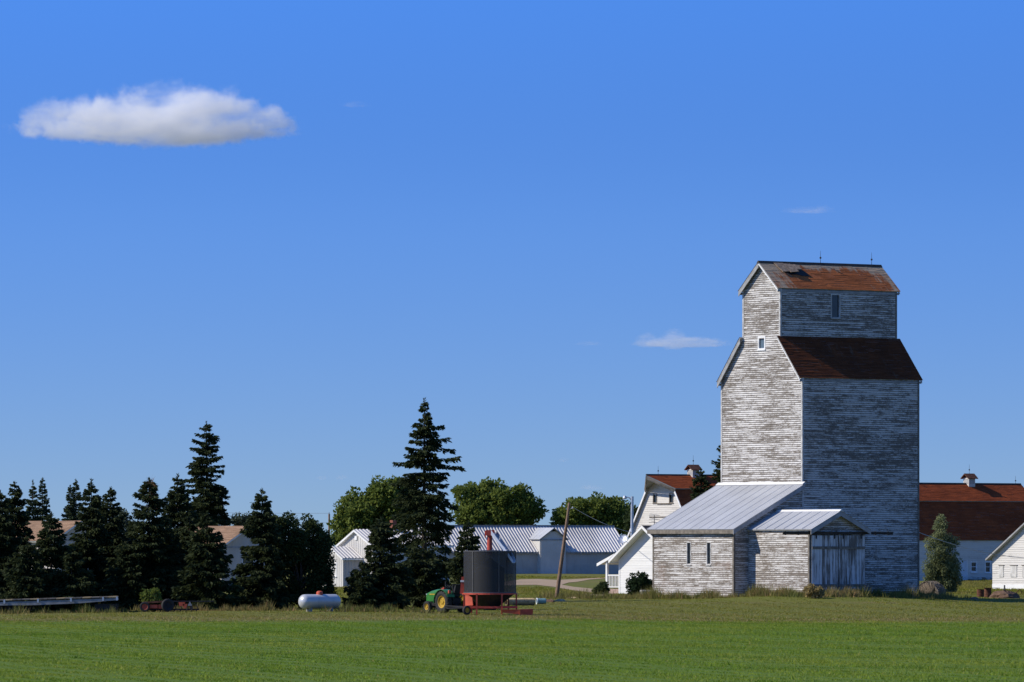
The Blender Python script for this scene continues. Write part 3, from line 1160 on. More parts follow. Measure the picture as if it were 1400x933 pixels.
t.bsdf(t.mix(f_, (0.16, 0.14, 0.12), (0.62, 0.63, 0.64)), rough=0.9, spec=0.15, bump=st, bump_d=0.01)
M['door'] = t.m
for (x0, x1) in ((PX0 + 0.12, PM - 0.03), (PM + 0.03, PX1 - 0.12)):
    mb = MB()
    mb.box(x0, x1, PY0 - 0.115, PY0 - 0.09, 0.62, dz1 + 0.08)
    leaf = part('sliding_door', mb, M['oldwood'], elev)
    nb = 10
    for i in range(nb):
        a = x0 + (x1 - x0) * i / nb
        b = x0 + (x1 - x0) * (i + 1) / nb - 0.014
        mb = MB()
        e = rnd.uniform(0, 0.014)
        mb.box(a, b, PY0 - 0.140 - e, PY0 - 0.116, 0.60 + rnd.uniform(-0.06, 0.06), dz1 + 0.06)
        part('plank', mb, M['door'], leaf)
    for zc in (1.62, 4.45):
        mb = MB()
        mb.box(x0 + 0.02, x1 - 0.02, PY0 - 0.195, PY0 - 0.157, zc - 0.10, zc + 0.10)
        part('door_batten', mb, M['oldwood'], leaf)
    for xx in (x0 + 0.4, x1 - 0.4):
        mb = MB()
        mb.box(xx - 0.05, xx + 0.05, PY0 - 0.22, PY0 - 0.197, 5.12, 5.46)
        part('hanger', mb, M['iron'], leaf)

# ------------------------------------------------------------------ gable houses and barns


def local_thing(name, label, cat, px, D, group=None, z=None):
    x = wx(px, D)
    return thing(name, label, cat, (x, D, g(x, D) if z is None else z), ROT, group, absz=True)


def gable_roof_x(parent, x0, x1, y0, y1, ze, zr, kind, ov_r=0.4, ov_e=0.4, seed=0, trim='clean_white', thick=0.12, rake=0.2, sides=(0, 1), pitch=0.3, course=0.2, ym=None):
    """ridge along local x"""
    ym = (y0 + y1) / 2 if ym is None else ym
    out = []
    for s in sides:
        ya = y0 if s == 0 else y1
        kk = (zr - ze) / abs(ym - ya)
        sg = -1 if s == 0 else 1
        ey, ez_ = ya + sg * ov_e, ze - ov_e * kk
        xa, xb = x0 - ov_r, x1 + ov_r
        mb = MB()
        mb.slab([(xa, ey, ez_), (xb, ey, ez_), (xb, ym, zr), (xa, ym, zr)], thick)
        rf = part('roof', mb, M['soffit'] if trim != 'clean_white' else M['clean_white'], parent)
        mb = MB()
        if kind in ('metal_roof', 'tin_roof'):
            ribbed(mb, (xa - 0.02, ey + sg * 0.02, ez_ + 0.03), (xb + 0.02, ey + sg * 0.02, ez_ + 0.03), (xb + 0.02, ym, zr + 0.03), (xa - 0.02, ym, zr + 0.03), pitch=pitch, h=0.065, t=0.012, rib=0.5)
            part('metal_sheet', mb, M[kind], rf)
        else:
            shingles(mb, (xa - 0.02, ey + sg * 0.02, ez_ + 0.01), (xb + 0.02, ey + sg * 0.02, ez_ + 0.01), (xb + 0.02, ym, zr + 0.01), (xa - 0.02, ym, zr + 0.01), course=course, seed=seed + s)
            part('shingle_course', mb, M[kind], rf)
        for xx, t_ in ((xa, -0.03), (xb, 0.03)):
            mb = MB()
            a = [(xx, ey, ez_ - rake), (xx, ym, zr - rake), (xx, ym, zr - 0.005), (xx, ey, ez_ - 0.005)]
            mb.hexa(a, [(p[0] + t_, p[1], p[2]) for p in a])
            part('rake_board', mb, M[trim], rf)
        mb = MB()
        mb.box(xa + 0.01, xb - 0.01, min(ey, ey + sg * 0.025), max(ey, ey + sg * 0.025), ez_ - rake, ez_ - 0.02)
        part('fascia', mb, M[trim], rf)
        out.append(rf)
    return out


# --- white farmhouse wing behind the lean-to
wh = local_thing('farmhouse', 'white sided farmhouse with a railed porch behind the elevator lean-to', 'house', 870, 548.0)
# local origin at px 870; gable plane x=0; ridge y chosen so that the apex falls at px 880
HW = 4.35
ry = -0.9
zr_, ze_ = wz(719, 548), wz(767, 548)
zb_ = g(wx(870, 548), 548) - 0.2
gh0, gh1 = ry - HW, ry + HW
mb = MB()
siding(mb, (0.62, 0), AY, NXm, zb_, zr_ - 0.05, gable(gh0 + 0.3, gh1 - 0.35, ze_ + 0.1, zr_), seed=41, row=0.2, lap=0.014, jit=0.0, blen=(9, 12))
siding(mb, (0.62, gh0 + 0.3), AX, NYm, zb_, ze_, rect(0, 9), seed=42, row=0.2, lap=0.014, jit=0.0, blen=(9, 12))
siding(mb, (0.62, gh1 - 0.35), AX, NYp, zb_, ze_, rect(0, 9), seed=43, row=0.2, lap=0.014, jit=0.0, blen=(9, 12))
part('wall', mb, M['siding_white'], wh)
mb = MB()
mb.box(0.575, 0.62, gh1 - 0.47, gh1 - 0.30, zb_, ze_ + 0.1)
part('corner_board', mb, M['clean_white'], wh)
gable_roof_x(wh, 0.62, 9.6, gh0 + 0.3, gh1 - 0.35, ze_ + 0.35, zr_ + 0.02, 'shingle_grey', 0.75, 0.5, 44, 'clean_white', rake=0.24, ym=ry)
# porch: low shed roof along the far side, post, rail, deck
pa, pb, px0, px1 = 2.9, 7.35, 1.55, 8.4
pza, pzb = wz(745.5, 550), wz(770.5, 552)
mb = MB()
mb.slab([(px0, pa, pza), (px1, pa, pza), (px1, pb, pzb), (px0, pb, pzb)], 0.12)
prf = part('porch_roof', mb, M['clean_white'], wh)
mb = MB()
shingles(mb, (px0 - 0.02, pb + 0.03, pzb + 0.005), (px1, pb + 0.03, pzb + 0.005), (px1, pa, pza + 0.01), (px0 - 0.02, pa, pza + 0.01), course=0.2, seed=47)
part('shingle_course', mb, M['shingle_grey'], prf)
mb = MB()
a = [(px0, pa, pza - 0.26), (px0, pb, pzb - 0.26), (px0, pb, pzb - 0.01), (px0, pa, pza - 0.01)]
mb.hexa(a, [(p[0] - 0.04, p[1], p[2]) for p in a])
part('rake_board', mb, M['clean_white'], prf)
py_o = 6.2
for xx in (1.75, 5.2, 8.2):
    mb = MB()
    mb.box(xx - 0.10, xx + 0.10, py_o - 0.10, py_o + 0.10, zb_, pzb + 0.28)
    part('porch_post', mb, M['clean_white'], wh)
mb = MB()
mb.box(1.6, 8.4, gh1 - 0.34, py_o + 0.15, zb_, zb_ + 0.62)
part('porch_deck', mb, M['brick_base'], wh)
mb = MB()
mb.box(1.71, 1.79, gh1 - 0.3, py_o - 0.1, zb_ + 1.72, zb_ + 1.82)
rl = part('porch_railing', mb, M['clean_white'], wh)
mb = MB()
mb.box(1.71, 1.79, gh1 - 0.3, py_o - 0.1, zb_ + 0.74, zb_ + 0.82)
part('lower_rail', mb, M['clean_white'], rl)
for i in range(15):
    yy = gh1 - 0.25 + (py_o - gh1 + 0.1) * i / 14
    mb = MB()
    mb.box(1.725, 1.775, yy - 0.03, yy + 0.03, zb_ + 0.825, zb_ + 1.715)
    part('baluster', mb, M['clean_white'], rl)
# satellite dish
mb = MB()
dm = Matrix.Translation((0.6, ry + 3.4, wz(738, 550))) @ Matrix.Rotation(math.radians(205), 4, 'Z') @ Matrix.Rotation(math.radians(62), 4, 'Y')
mb.lathe([(0.0, 0.0), (0.16, 0.02), (0.32, 0.07), (0.42, 0.13), (0.43, 0.11), (0.32, 0.045), (0.16, -0.005), (0.0, -0.03)], 20, dm)
mb.tube([(0.6, ry + 3.4, wz(738, 550)), (0.75, ry + 3.35, wz(745, 550)), (0.75, ry + 3.35, wz(752, 550))], 0.035, 6)
part('satellite_dish', mb, M['galv'], wh, smooth=False)
mb = MB()
zt = wz(705, 550)
mb.tube([(1.2, ry, zr_), (1.2, ry, zt)], 0.03, 5)
for dz in (0.0, 0.35, 0.6):
    mb.tube([(1.2, ry - 0.7 + dz * 0.5, zt - dz), (1.2, ry + 0.7 - dz * 0.5, zt - dz + 0.12)], 0.018, 4)
    mb.tube([(0.7, ry + 0.1, zt - dz), (1.7, ry - 0.1, zt - dz)], 0.018, 4)
part('television_antenna', mb, M['wire'], wh)

# --- barns


def barn(name, label, px, D, length, zb, zee, zbr, zrr, hu=2.35, hw=5.35, hood=0.0, seed=0, wins=True):
    b = local_thing(name, label, 'barn', px, D)
    # local origin: centre of the visible end wall (x=0 plane), ridge at y=0
    zb0 = g(wx(px, D), D) - 0.3

    def lohi(z):
        if z <= zee:
            return (-hw, hw)
        if z <= zbr:
            k_ = (z - zee) / (zbr - zee)
            h_ = hw + (hu - hw) * k_
            return (-h_, h_)
        k_ = min(1, (z - zbr) / (zrr - zbr))
        return (-hu * (1 - k_), hu * (1 - k_))
    ops = []
    if wins:
        ops = [(1.0, 1.55, zbr - 1.5, zbr - 0.65), (-1.75, -1.2, zbr - 1.5, zbr - 0.65)]
    mb = MB()
    siding(mb, (0, 0), AY, NXm, zb0, zrr - 0.05, lohi, ops, seed=seed + 1, row=0.22, jit=0.0)
    gw_ = part('gable_wall', mb, M['siding_barn'], b)
    for (a, c, z0, z1) in ops:
        window(gw_, (0, 0), AY, NXm, a, c, z0, z1, 0.1, 'oldwood', 'glass')
    mb = MB()
    siding(mb, (length, 0), AY, NXp, zb0, zrr - 0.05, lohi, seed=seed + 2, row=0.4)
    part('rear_gable_wall', mb, M['siding_barn'], b)
    mb = MB()
    siding(mb, (0, hw), AX, NYp, zb0, zee, rect(0, length), seed=seed + 3, row=0.4)
    part('rear_wall', mb, M['siding_barn'], b)
    for s in (-1, 1):
        # lower steep slope
        xa, xb = -0.35, length + 0.35
        ov = 0.3
        dy, dz = hw - hu, zee - zbr
        ln = math.hypot(dy, dz)
        e = (s * (hw + dy / ln * ov), zee + dz / ln * ov)
        mb = MB()
        mb.slab([(xa, e[0], e[1]), (xb, e[0], e[1]), (xb, s * hu, zbr), (xa, s * hu, zbr)], 0.1)
        rf = part('lower_roof', mb, M['soffit'], b)
        mb = MB()
        shingles(mb, (xa - .02, e[0] + s * .02, e[1]), (xb + .02, e[0] + s * .02, e[1]), (xb + .02, s * (hu + .02), zbr), (xa - .02, s * (hu + .02), zbr), course=0.2, seed=seed + 5 + s)
        part('shingle_course', mb, M['shingle_barn'], rf)
        mb = MB()
        a = [(xa, e[0], e[1] - 0.3), (xa, e[0], e[1] - 0.02), (xa, s * hu, zbr - 0.02), (xa, s * (hu - 0.05), zbr - 0.32)]
        mb.hexa(a, [(p[0] - 0.05, p[1], p[2]) for p in a])
        part('rake_board', mb, M['white'], rf)
        # upper slope with a pointed hay hood
        mb = MB()
        x_r = xa - hood
        e2 = (s * (hu + 0.25), zbr - 0.25 * (zrr - zbr) / hu)
        up = [(xa, e2[0], e2[1] + 0.08), (xb, e2[0], e2[1] + 0.08), (xb, 0, zrr + 0.08), (x_r, 0, zrr + 0.08)]
        mb.slab(up, 0.1)
        rf = part('upper_roof', mb, M['soffit'], b)
        mb = MB()
        shingles(mb, (xa - .02, e2[0] + s * .02, e2[1] + 0.09), (xb + .02, e2[0] + s * .02, e2[1] + 0.09), (xb + .02, 0, zrr + 0.09), (x_r - .02, 0, zrr + 0.09), course=0.2, seed=seed + 9 + s)
        part('shingle_course', mb, M['shingle_barn'], rf)
        if hood:
            mb = MB()
            a = [(xa, e2[0], e2[1] - 0.02), (x_r, 0, zrr - 0.02), (x_r, 0, zrr - 0.35), (xa + 0.05, e2[0] - s * 0.1, e2[1] - 0.35)]
            mb.hexa(a, [(p[0] - 0.05, p[1] + s * 0.03, p[2]) for p in a])
            part('hood_board', mb, M['oldwood'], rf)
    mb = MB()
    mb.hexa([(-0.35 - hood, -0.12, zrr + 0.05), (length + .35, -0.12, zrr + 0.05), (length + .35, 0.12, zrr + 0.05), (-0.35 - hood, 0.12, zrr + 0.05)],
            [(-0.35 - hood, -0.03, zrr + 0.2), (length + .35, -0.03, zrr + 0.2), (length + .35, 0.03, zrr + 0.2), (-0.35 - hood, 0.03, zrr + 0.2)])
    part('ridge_cap', mb, M['darkwood'], b)
    return b, zb0


def barn_cupola(b, x, zr, rods=()):
    mb = MB()
    mb.box(x - 0.45, x + 0.45, -0.45, 0.45, zr - 0.55, zr + 0.75)
    c = part('roof_vent', mb, M['siding_barn'], b)
    mb = MB()
    for dz in range(4):
        zz = zr + 0.12 + dz * 0.14
        mb.box(x - 0.47, x - 0.451, -0.36, 0.36, zz, zz + 0.07)
        mb.box(x - 0.36, x + 0.36, -0.47, -0.451, zz, zz + 0.07)
    part('louvre', mb, M['soffit'], c)
    for s in (-1, 1):
        mb = MB()
        mb.slab([(x - 0.72, s * 0.66, zr + 0.68), (x + 0.72, s * 0.66, zr + 0.68), (x + 0.72, 0, zr + 1.22), (x - 0.72, 0, zr + 1.22)], 0.07)
        part('vent_roof', mb, M['shingle_shaded'] if False else M['rust'], c)
    lightning_rod(b, x, 0, zr + 1.2, 1.0)


D1 = 690.0
bl, bz = barn('barn', 'white gambrel barn with a pointed hay hood left of the tower', 906, D1, 22.0, 0.87, 6.0, wz(667.5, D1), wz(651, D1), hood=1.85, seed=100)
barn_cupola(bl, 4.1, wz(651, D1))
lightning_rod(bl, -0.6, 0, wz(651, D1) + 0.15, 0.9)
mb = MB()
mb.box(-0.06, -0.02, -2.4, 2.2, wz(708, D1), wz(706.3, D1))
mb.box(-0.10, -0.02, -1.5, 0.9, wz(690, D1), wz(688, D1))
part('loft_ledge', mb, M['oldwood'], bl)

D2 = 703.0
br, bz2 = barn('barn', 'long gambrel barn with dark red roof right of the tower', 1190, D2, 21.0, 0.87, wz(735.5, D2), wz(683.5, D2), wz(662, D2), hu=2.3, hw=5.1, seed=130, wins=False)
# its long shaded wall with door and windows
YW = -5.1


def barn_u(px):
    """local x on the barn's long wall for a photo column"""
    ox = wx(1190, D2)
    lo, hi = 0.0, 30.0
    for _ in range(50):
        m = (lo + hi) / 2
        X = ox + 0.79864 * m - 0.60182 * YW
        Y = D2 + 0.60182 * m + 0.79864 * YW
        if 700 + F * X / Y < px:
            lo = m
        else:
            hi = m
    return lo


ops = []
for (a, c, t0, t1) in ((1328, 1334.5, 768.5, 781.5), (1347.5, 1353.5, 768.5, 782)):
    ops.append((barn_u(a), barn_u(c), wz(t1, 708), wz(t0, 708)))
dr = (barn_u(1313.5), barn_u(1321.5), wz(797, 708), wz(767, 708))
mb = MB()
siding(mb, (0, YW), AX, NYm, bz2, wz(735.5, D2) - 0.02, rect(0, 21.0), ops + [dr], seed=140, row=0.22, jit=0.0)
lw = part('long_wall', mb, M['siding_barn'], br)
for o_ in ops:
    window(lw, (0, YW), AX, NYm, o_[0], o_[1], o_[2], o_[3], 0.12, 'white', 'glass', bars=((0.5, 0.06),))
mb = MB()
mb.obox((0, YW), AX, NYm, dr[0], dr[1], -0.1, 0.03, dr[2], dr[3])
dd = part('door', mb, M['blue_door'], br)
mb = MB()
mb.obox((0, YW), AX, NYm, dr[0] - 0.12, dr[0], -0.1, 0.05, dr[2], dr[3] + 0.1)
mb.obox((0, YW), AX, NYm, dr[1], dr[1] + 0.12, -0.1, 0.05, dr[2], dr[3] + 0.1)
part('door_frame', mb, M['white'], dd)
barn_cupola(br, barn_u(1339) + 3.0, wz(662, D2))
lightning_rod(br, barn_u(1266) + 3.0, 0, wz(662, D2) + 0.1, 0.9)
lightning_rod(br, 20.6, 0, wz(662, D2) + 0.1, 0.9)

# --- small white building cut by the right edge
D3 = 595.0
rb = local_thing('outbuilding', 'small white outbuilding with boarded windows at the right edge of the view', 'outbuilding', 1357, D3)
# local origin = far left corner of the gable wall; the wall runs along -y
zb3 = g(wx(1357, D3), D3) - 0.2
RW = 12.4
zr3, ze3 = wz(762, D3) + RW / 2 * 0.62, wz(762, D3)
bw = [(-1.55, -0.95), (-3.35, -2.5), (-4.9, -4.1)]
mb = MB()
siding(mb, (0, 0), AY, NXm, zb3, zr3 - 0.05, gable(-RW, 0, ze3, zr3), [], seed=151, row=0.2, jit=0.002)
siding(mb, (0, 0), AX, NYp, zb3, ze3, rect(0, 8), seed=152, row=0.3)
siding(mb, (0, -RW), AX, NYm, zb3, ze3, rect(0, 8), seed=153, row=0.3)
wl = part('wall', mb, M['siding_barn'], rb)
for (a, c) in bw:
    mb = MB()
    mb.obox((0, 0), AY, NXm, a, c, 0.03, 0.065, wz(789, D3), wz(773.5, D3))
    part('boarded_window', mb, M['board_white'], rb)
    mb = MB()
    mb.obox((0, 0), AY, NXm, a - 0.08, c + 0.08, 0.03, 0.10, wz(773.4, D3), wz(772.4, D3))
    part('window_hood', mb, M['oldwood'], rb)
mb = MB()
mb.obox((0, 0), AY, NXm, -RW, 0, 0.0, 0.05, zb3, zb3 + 0.62)
part('foundation', mb, M['clean_white'], rb)
gable_roof_x(rb, 0, 8, -RW, 0, ze3 + 0.12, zr3 + 0.12, 'shingle_grey', 0.45, 0.45, 155, 'soffit', rake=0.16)

# --- white metal-clad house left of the big spruce
D4 = 622.0
hl = local_thing('farmhouse', 'white metal clad house with striped tin roof half hidden by the tallest spruce', 'house', 469, D4)
zb4 = g(wx(469, D4), D4) - 0.2
wy = 3.5           # wing width along +y from near corner, length 2.15 along x
zr4w, ze4w = wz(748.5, D4), wz(762.5, D4)


def gtop(a, c, ze, zr):
    m = (a + c) / 2
    h = (c - a) / 2
    return lambda u: zr - (zr - ze) * abs(u - m) / h


mb = MB()
vsiding(mb, (0, 0), AY, NXm, 0, wy, zb4, gtop(0, wy, ze4w, zr4w), 0.3, 0.03)
wing_g = part('wing_gable_wall', mb, M['tin_wall'], hl)
mb = MB()
vsiding(mb, (0, 0), AX, NYm, 0, 2.2, zb4, lambda u: ze4w, 0.36, 0.03)
part('wing_side_wall', mb, M['grey_wall'], hl)
mb = MB()
vsiding(mb, (0, wy), AX, NYp, 0, 2.2, zb4, lambda u: ze4w, 0.36, 0.03)
part('wing_side_wall', mb, M['grey_wall'], hl)
gable_roof_x(hl, 0, 2.0, 0, wy, ze4w + 0.02, zr4w + 0.02, 'tin_roof', 0.2, 0.2, 0, 'clean_white', rake=0.16, pitch=0.42)
u_w = (469 - 457) / 14.4 / 0.6
window(wing_g, (0, 0), AY, NXm, u_w - 0.28, u_w + 0.28, wz(787.5, D4), wz(771, D4), 0.1, 'clean_white', 'glass', bars=((0.5, 0.07),))
my0, my1 = -1.75, 3.55
zr4, ze4 = wz(725, 624), wz(744.5, 624)
mb = MB()
vsiding(mb, (2.2, 0), AY, NXm, my0, my1, zb4, gtop(my0, my1, ze4, zr4), 0.3, 0.03)
mg = part('gable_wall', mb, M['tin_wall'], hl)
mb = MB()
vsiding(mb, (2.2, my0), AX, NYm, 0, 9.0, zb4, lambda u: ze4, 0.36, 0.03)
part('side_wall', mb, M['tin_wall'], hl)
mb = MB()
vsiding(mb, (2.2, my1), AX, NYp, 0, 9.0, zb4, lambda u: ze4, 0.36, 0.03)
part('side_wall', mb, M['tin_wall'], hl)
gable_roof_x(hl, 2.2, 11.2, my0, my1, ze4 + 0.02, zr4 + 0.02, 'tin_roof', 0.3, 0.3, 0, 'clean_white', rake=0.18, pitch=0.42)
mb = MB()
mb.box(2.10, 2.165, 0.72, 1.05, wz(738.5, 624), wz(733, 624))
part('gable_vent', mb, M['white'], hl)
mb = MB()
mb.box(6.3, 6.75, 0.7, 1.15, zr4 - 0.4, zr4 + 0.95)
part('chimney', mb, M['chimney'], hl)

# --- brown roofed houses behind the spruce row


def brown_house(label, px, D, py_r, py_e, back, seed):
    """gable end in shade faces local -y; ridge runs back along +y; origin under the gable apex"""
    b = local_thing('house', label, 'house', px, D, 'tan roofed houses behind the spruce row')
    zb = g(wx(px, D), D) - 0.2
    zr, ze = wz(py_r, D), wz(py_e, D)
    hw = (zr - ze) / 0.60
    mb = MB()
    vsiding(mb, (0, 0), AX, NYm, -hw + 0.3, hw - 0.3, zb, gtop(-hw, hw, ze, zr), 0.35, 0.02)
    vsiding(mb, (-hw + 0.3, 0), AY, NXm, 0, back, zb, lambda u: ze + 0.1, 0.35, 0.02)
    vsiding(mb, (hw - 0.3, 0), AY, NXp, 0, back, zb, lambda u: ze + 0.1, 0.35, 0.02)
    vsiding(mb, (0, back), AX, NYp, -hw + 0.3, hw - 0.3, zb, gtop(-hw, hw, ze, zr), 0.35, 0.02)
    part('wall', mb, M['grey_wall'], b)
    mb = MB()
    mb.obox((0, 0), AX, NYm, -hw + 0.3, hw - 0.3, 0.021, 0.05, ze - 0.12, ze + 0.05)
    part('belt_board', mb, M['soffit'], b)
    wm = part('window_trim', (lambda m: (m.obox((0, 0), AX, NYm, -0.7, 0.7, 0.022, 0.06, ze - 1.7, ze - 0.5), m)[1])(MB()), M['clean_white'], b)
    gm = MB()
    gm.obox((0, 0), AX, NYm, -0.6, 0.6, 0.061, 0.07, ze - 1.6, ze - 0.6)
    part('pane', gm, M['glass'], wm)
    for s in (-1, 1):
        e = (s * (hw + 0.25), ze - 0.25 * 0.60)
        mb = MB()
        mb.slab([(e[0], -0.45, e[1]), (0, -0.45, zr), (0, back + 0.4, zr), (e[0], back + 0.4, e[1])], 0.14)
        rf = part('roof', mb, M['clean_white'], b)
        mb = MB()
        shingles(mb, (e[0] + s * 0.03, -0.48, e[1] + 0.01), (e[0] + s * 0.03, back + 0.43, e[1] + 0.01), (0, back + 0.43, zr + 0.02), (0, -0.48, zr + 0.02), course=0.18, seed=seed)
        part('shingle_course', mb, M['shingle_tan'], rf)
    return b


brown_house('tan roofed house behind the spruces with its grey gable showing beside the tallest left spruce', 338.5, 640.0, 719.5, 748, 11.0, 200)
brown_house('tan roofed house glimpsed between spruces above the flatbed trailer', 107.5, 640.0, 712.5, 738, 12.0, 210)

# --- long white tin-roofed shed
D5 = 771.0
sx_ = wx(731, D5)
R5 = math.radians(30)
shed = thing('machine_shed', 'long white shed with striped tin roof and a tall gabled doorway', 'shed', (sx_, D5, g(sx_, D5)), R5, absz=True)
zb5 = g(sx_, D5) - 0.4
ze5, zr5 = wz(753.5, D5), wz(720, 775)
run5 = 3.5
L0, L1 = -15.0, 12.6
mb = MB()
vsiding(mb, (0, 0), AX, NYm, L0, L1, zb5, lambda u: ze5, 0.9, 0.02, 0.12)
part('front_wall', mb, M['grey_wall'], shed)
mb = MB()
vsiding(mb, (L0, 0), AY, NXm, 0, 2 * run5, zb5, gtop(0, 2 * run5, ze5, zr5), 0.9, 0.02)
part('end_wall', mb, M['grey_wall'], shed)
mb = MB()
vsiding(mb, (L1, 0), AY, NXp, 0, 2 * run5, zb5, gtop(0, 2 * run5, ze5, zr5), 0.9, 0.02)
part('end_wall', mb, M['grey_wall'], shed)
mb = MB()
vsiding(mb, (0, 2 * run5), AX, NYp, L0, L1, zb5, lambda u: ze5, 0.9, 0.02)
part('rear_wall', mb, M['grey_wall'], shed)
gable_roof_x(shed, L0, L1, 0, 2 * run5, ze5 + 0.05, zr5 + 0.05, 'tin_roof', 0.25, 0.25, 0, 'soffit', rake=0.14, pitch=0.40)
mb = MB()
mb.box(L0 - 0.28, L1 + 0.28, run5 - 0.18, run5 + 0.18, zr5 + 0.06, zr5 + 0.16)
part('ridge_cap', mb, M['beam'], shed)
# doorway dormer: front a little proud of the wall
dx0, dx1 = 0.38, 3.92
dyf = -0.55
zde, zdr = wz(736.5, D5), wz(722.5, D5)
dm_ = (dx0 + dx1) / 2
mb = MB()
vsiding(mb, (0, dyf), AX, NYm, dx0, dx1, zb5, gtop(dx0, dx1, zde, zdr), 1.2, 0.01, 0.06)
vsiding(mb, (dx0, dyf), AY, NXm, 0, 3.2, zb5, lambda u: zde, 1.2, 0.01, 0.06)
vsiding(mb, (dx1, dyf), AY, NXp, 0, 3.2, zb5, lambda u: zde, 1.2, 0.01, 0.06)
dwall = part('doorway_bay', mb, M['tin_wall'], shed)
mb = MB()
mb.obox((0, dyf), AX, NYm, dx0 + 0.10, dx1 - 0.10, 0.012, 0.07, zb5, wz(739, D5))
part('sliding_door', mb, M['tin_wall'], dwall)
mb = MB()
mb.obox((0, dyf), AX, NYm, dx0 - 0.05, dx1 + 0.05, 0.012, 0.12, wz(738.8, D5), wz(737.4, D5))
part('door_rail', mb, M['soffit'], dwall)
for s in (-1, 1):
    xe = dm_ + s * (dm_ - dx0 + 0.22)
    kk = (zdr - zde) / (dm_ - dx0)
    ze_d = zdr - kk * (dm_ - dx0 + 0.22)
    mb = MB()
    mb.slab([(xe, dyf - 0.3, ze_d + 0.05), (dm_, dyf - 0.3, zdr + 0.05), (dm_, run5 - 0.2, zdr + 0.05), (xe, run5 - 0.9, ze_d + 0.05)], 0.08)
    rf = part('bay_roof', mb, M['soffit'], dwall)
    mb = MB()
    ribbed(mb, (xe, dyf - 0.32, ze_d + 0.07), (xe, run5 - 0.9, ze_d + 0.07), (dm_, run5 - 0.2, zdr + 0.07), (dm_, dyf - 0.32, zdr + 0.07), pitch=0.8, h=0.02, t=0.01, rib=0.1)
    part('metal_sheet', mb, M['metal_roof'], rf)

# ------------------------------------------------------------------ vegetation


def rot_basis(az):
    return np.stack([np.cos(az), np.sin(az), np.zeros_like(az)], -1), np.stack([-np.sin(az), np.cos(az), np.zeros_like(az)], -1)


def spruce_mesh(H, R, seed, power=0.85, droop=0.35, bare=0.02, dens=1.0, ext=(), tipup=0.10, leaf=1.0, ragged=0.25):
    """needle sprays of a spruce: each limb is a drooping fan of hanging twigs; returns quads (n*4,3)"""
    r = np.random.default_rng(seed)
    nb = int(H * 19 * dens)
    t = bare + (0.985 - bare) * (1 - (1 - r.random(nb)) ** 0.92)
    az = r.random(nb) * 2 * np.pi
    lob = 1 + ragged * 0.65 * np.sin(az * 2 + t * 7 + seed) * np.sin(t * 17 + seed * 1.7)
    Ln = R * (1 - t) ** power * (1 - ragged + 1.6 * ragged * r.random(nb)) * lob + 0.10
    Ln = Ln * np.clip((t - bare) / 0.08 * 0.35 + 0.65, 0, 1)
    if len(ext):
        t = np.concatenate([t, [e[0] for e in ext]])
        az = np.concatenate([az, [e[1] for e in ext]])
        Ln = np.concatenate([Ln, [e[2] for e in ext]])
        nb = len(t)
    out, side = rot_basis(az)
    up = np.array([0, 0, 1.0])
    bend = droop * (0.55 + 0.9 * r.random(nb)) * (1 - 0.45 * t)
    quads = []
    for i in range(nb):
        n = int(20 + 80 * Ln[i])
        k = 0.04 + 0.96 * r.random(n) ** 0.75
        sg = r.uniform(-1, 1, n)
        fan = 0.28 * Ln[i] ** 0.75 * (1.05 - k) ** 0.6 + 0.04
        lat = sg * fan
        hang = r.random(n) ** 1.6 * (0.07 + 0.26 * min(1.0, Ln[i] / 1.5)) * (1 - 0.5 * np.abs(sg))
        zc = Ln[i] * (0.55 * t[i] ** 2 * k - bend[i] * k ** 1.35 + tipup * k ** 4) - 0.16 * np.abs(lat)
        P = np.array([0, 0, t[i] * H]) + out[i] * (Ln[i] * k - 0.35 * np.abs(lat))[:, None] + side[i] * lat[:, None] + up * (zc - hang)[:, None]
        d = out[i] * (0.55 + 0.4 * r.random((n, 1))) + side[i] * (sg * 0.9)[:, None] - up * (0.10 + 0.75 * r.random((n, 1)))
        d = d + r.normal(0, 0.12, d.shape)
        d /= np.linalg.norm(d, axis=1, keepdims=True)
        wv = np.cross(d, r.normal(0, 1, d.shape))
        wv /= np.linalg.norm(wv, axis=1, keepdims=True)
        ln_ = (leaf * (0.13 + 0.24 * r.random(n)) * (0.6 + 0.4 * min(1.0, Ln[i])))[:, None]
        wd = ln_ * (0.15 + 0.14 * r.random((n, 1)))
        E = P + d * ln_
        Mi = P + d * ln_ * 0.45
        quads.append(np.stack([P, Mi + wv * wd, E, Mi - wv * wd], 1))
    n = 30
    zz = H * (0.955 + 0.045 * r.random(n))
    P = np.stack([r.normal(0, 0.025, n), r.normal(0, 0.025, n), zz], -1)
    d = r.normal(0, 0.5, (n, 3)) + np.array([0, 0, 0.9])
    d /= np.linalg.norm(d, axis=1, keepdims=True)
    wv = np.cross(d, r.normal(0, 1, P.shape))
    wv /= np.linalg.norm(wv, axis=1, keepdims=True)
    quads.append(np.stack([P, P + d * 0.1 + wv * 0.035, P + d * 0.24, P + d * 0.1 - wv * 0.035], 1))
    return np.concatenate(quads, 0).reshape(-1, 3)


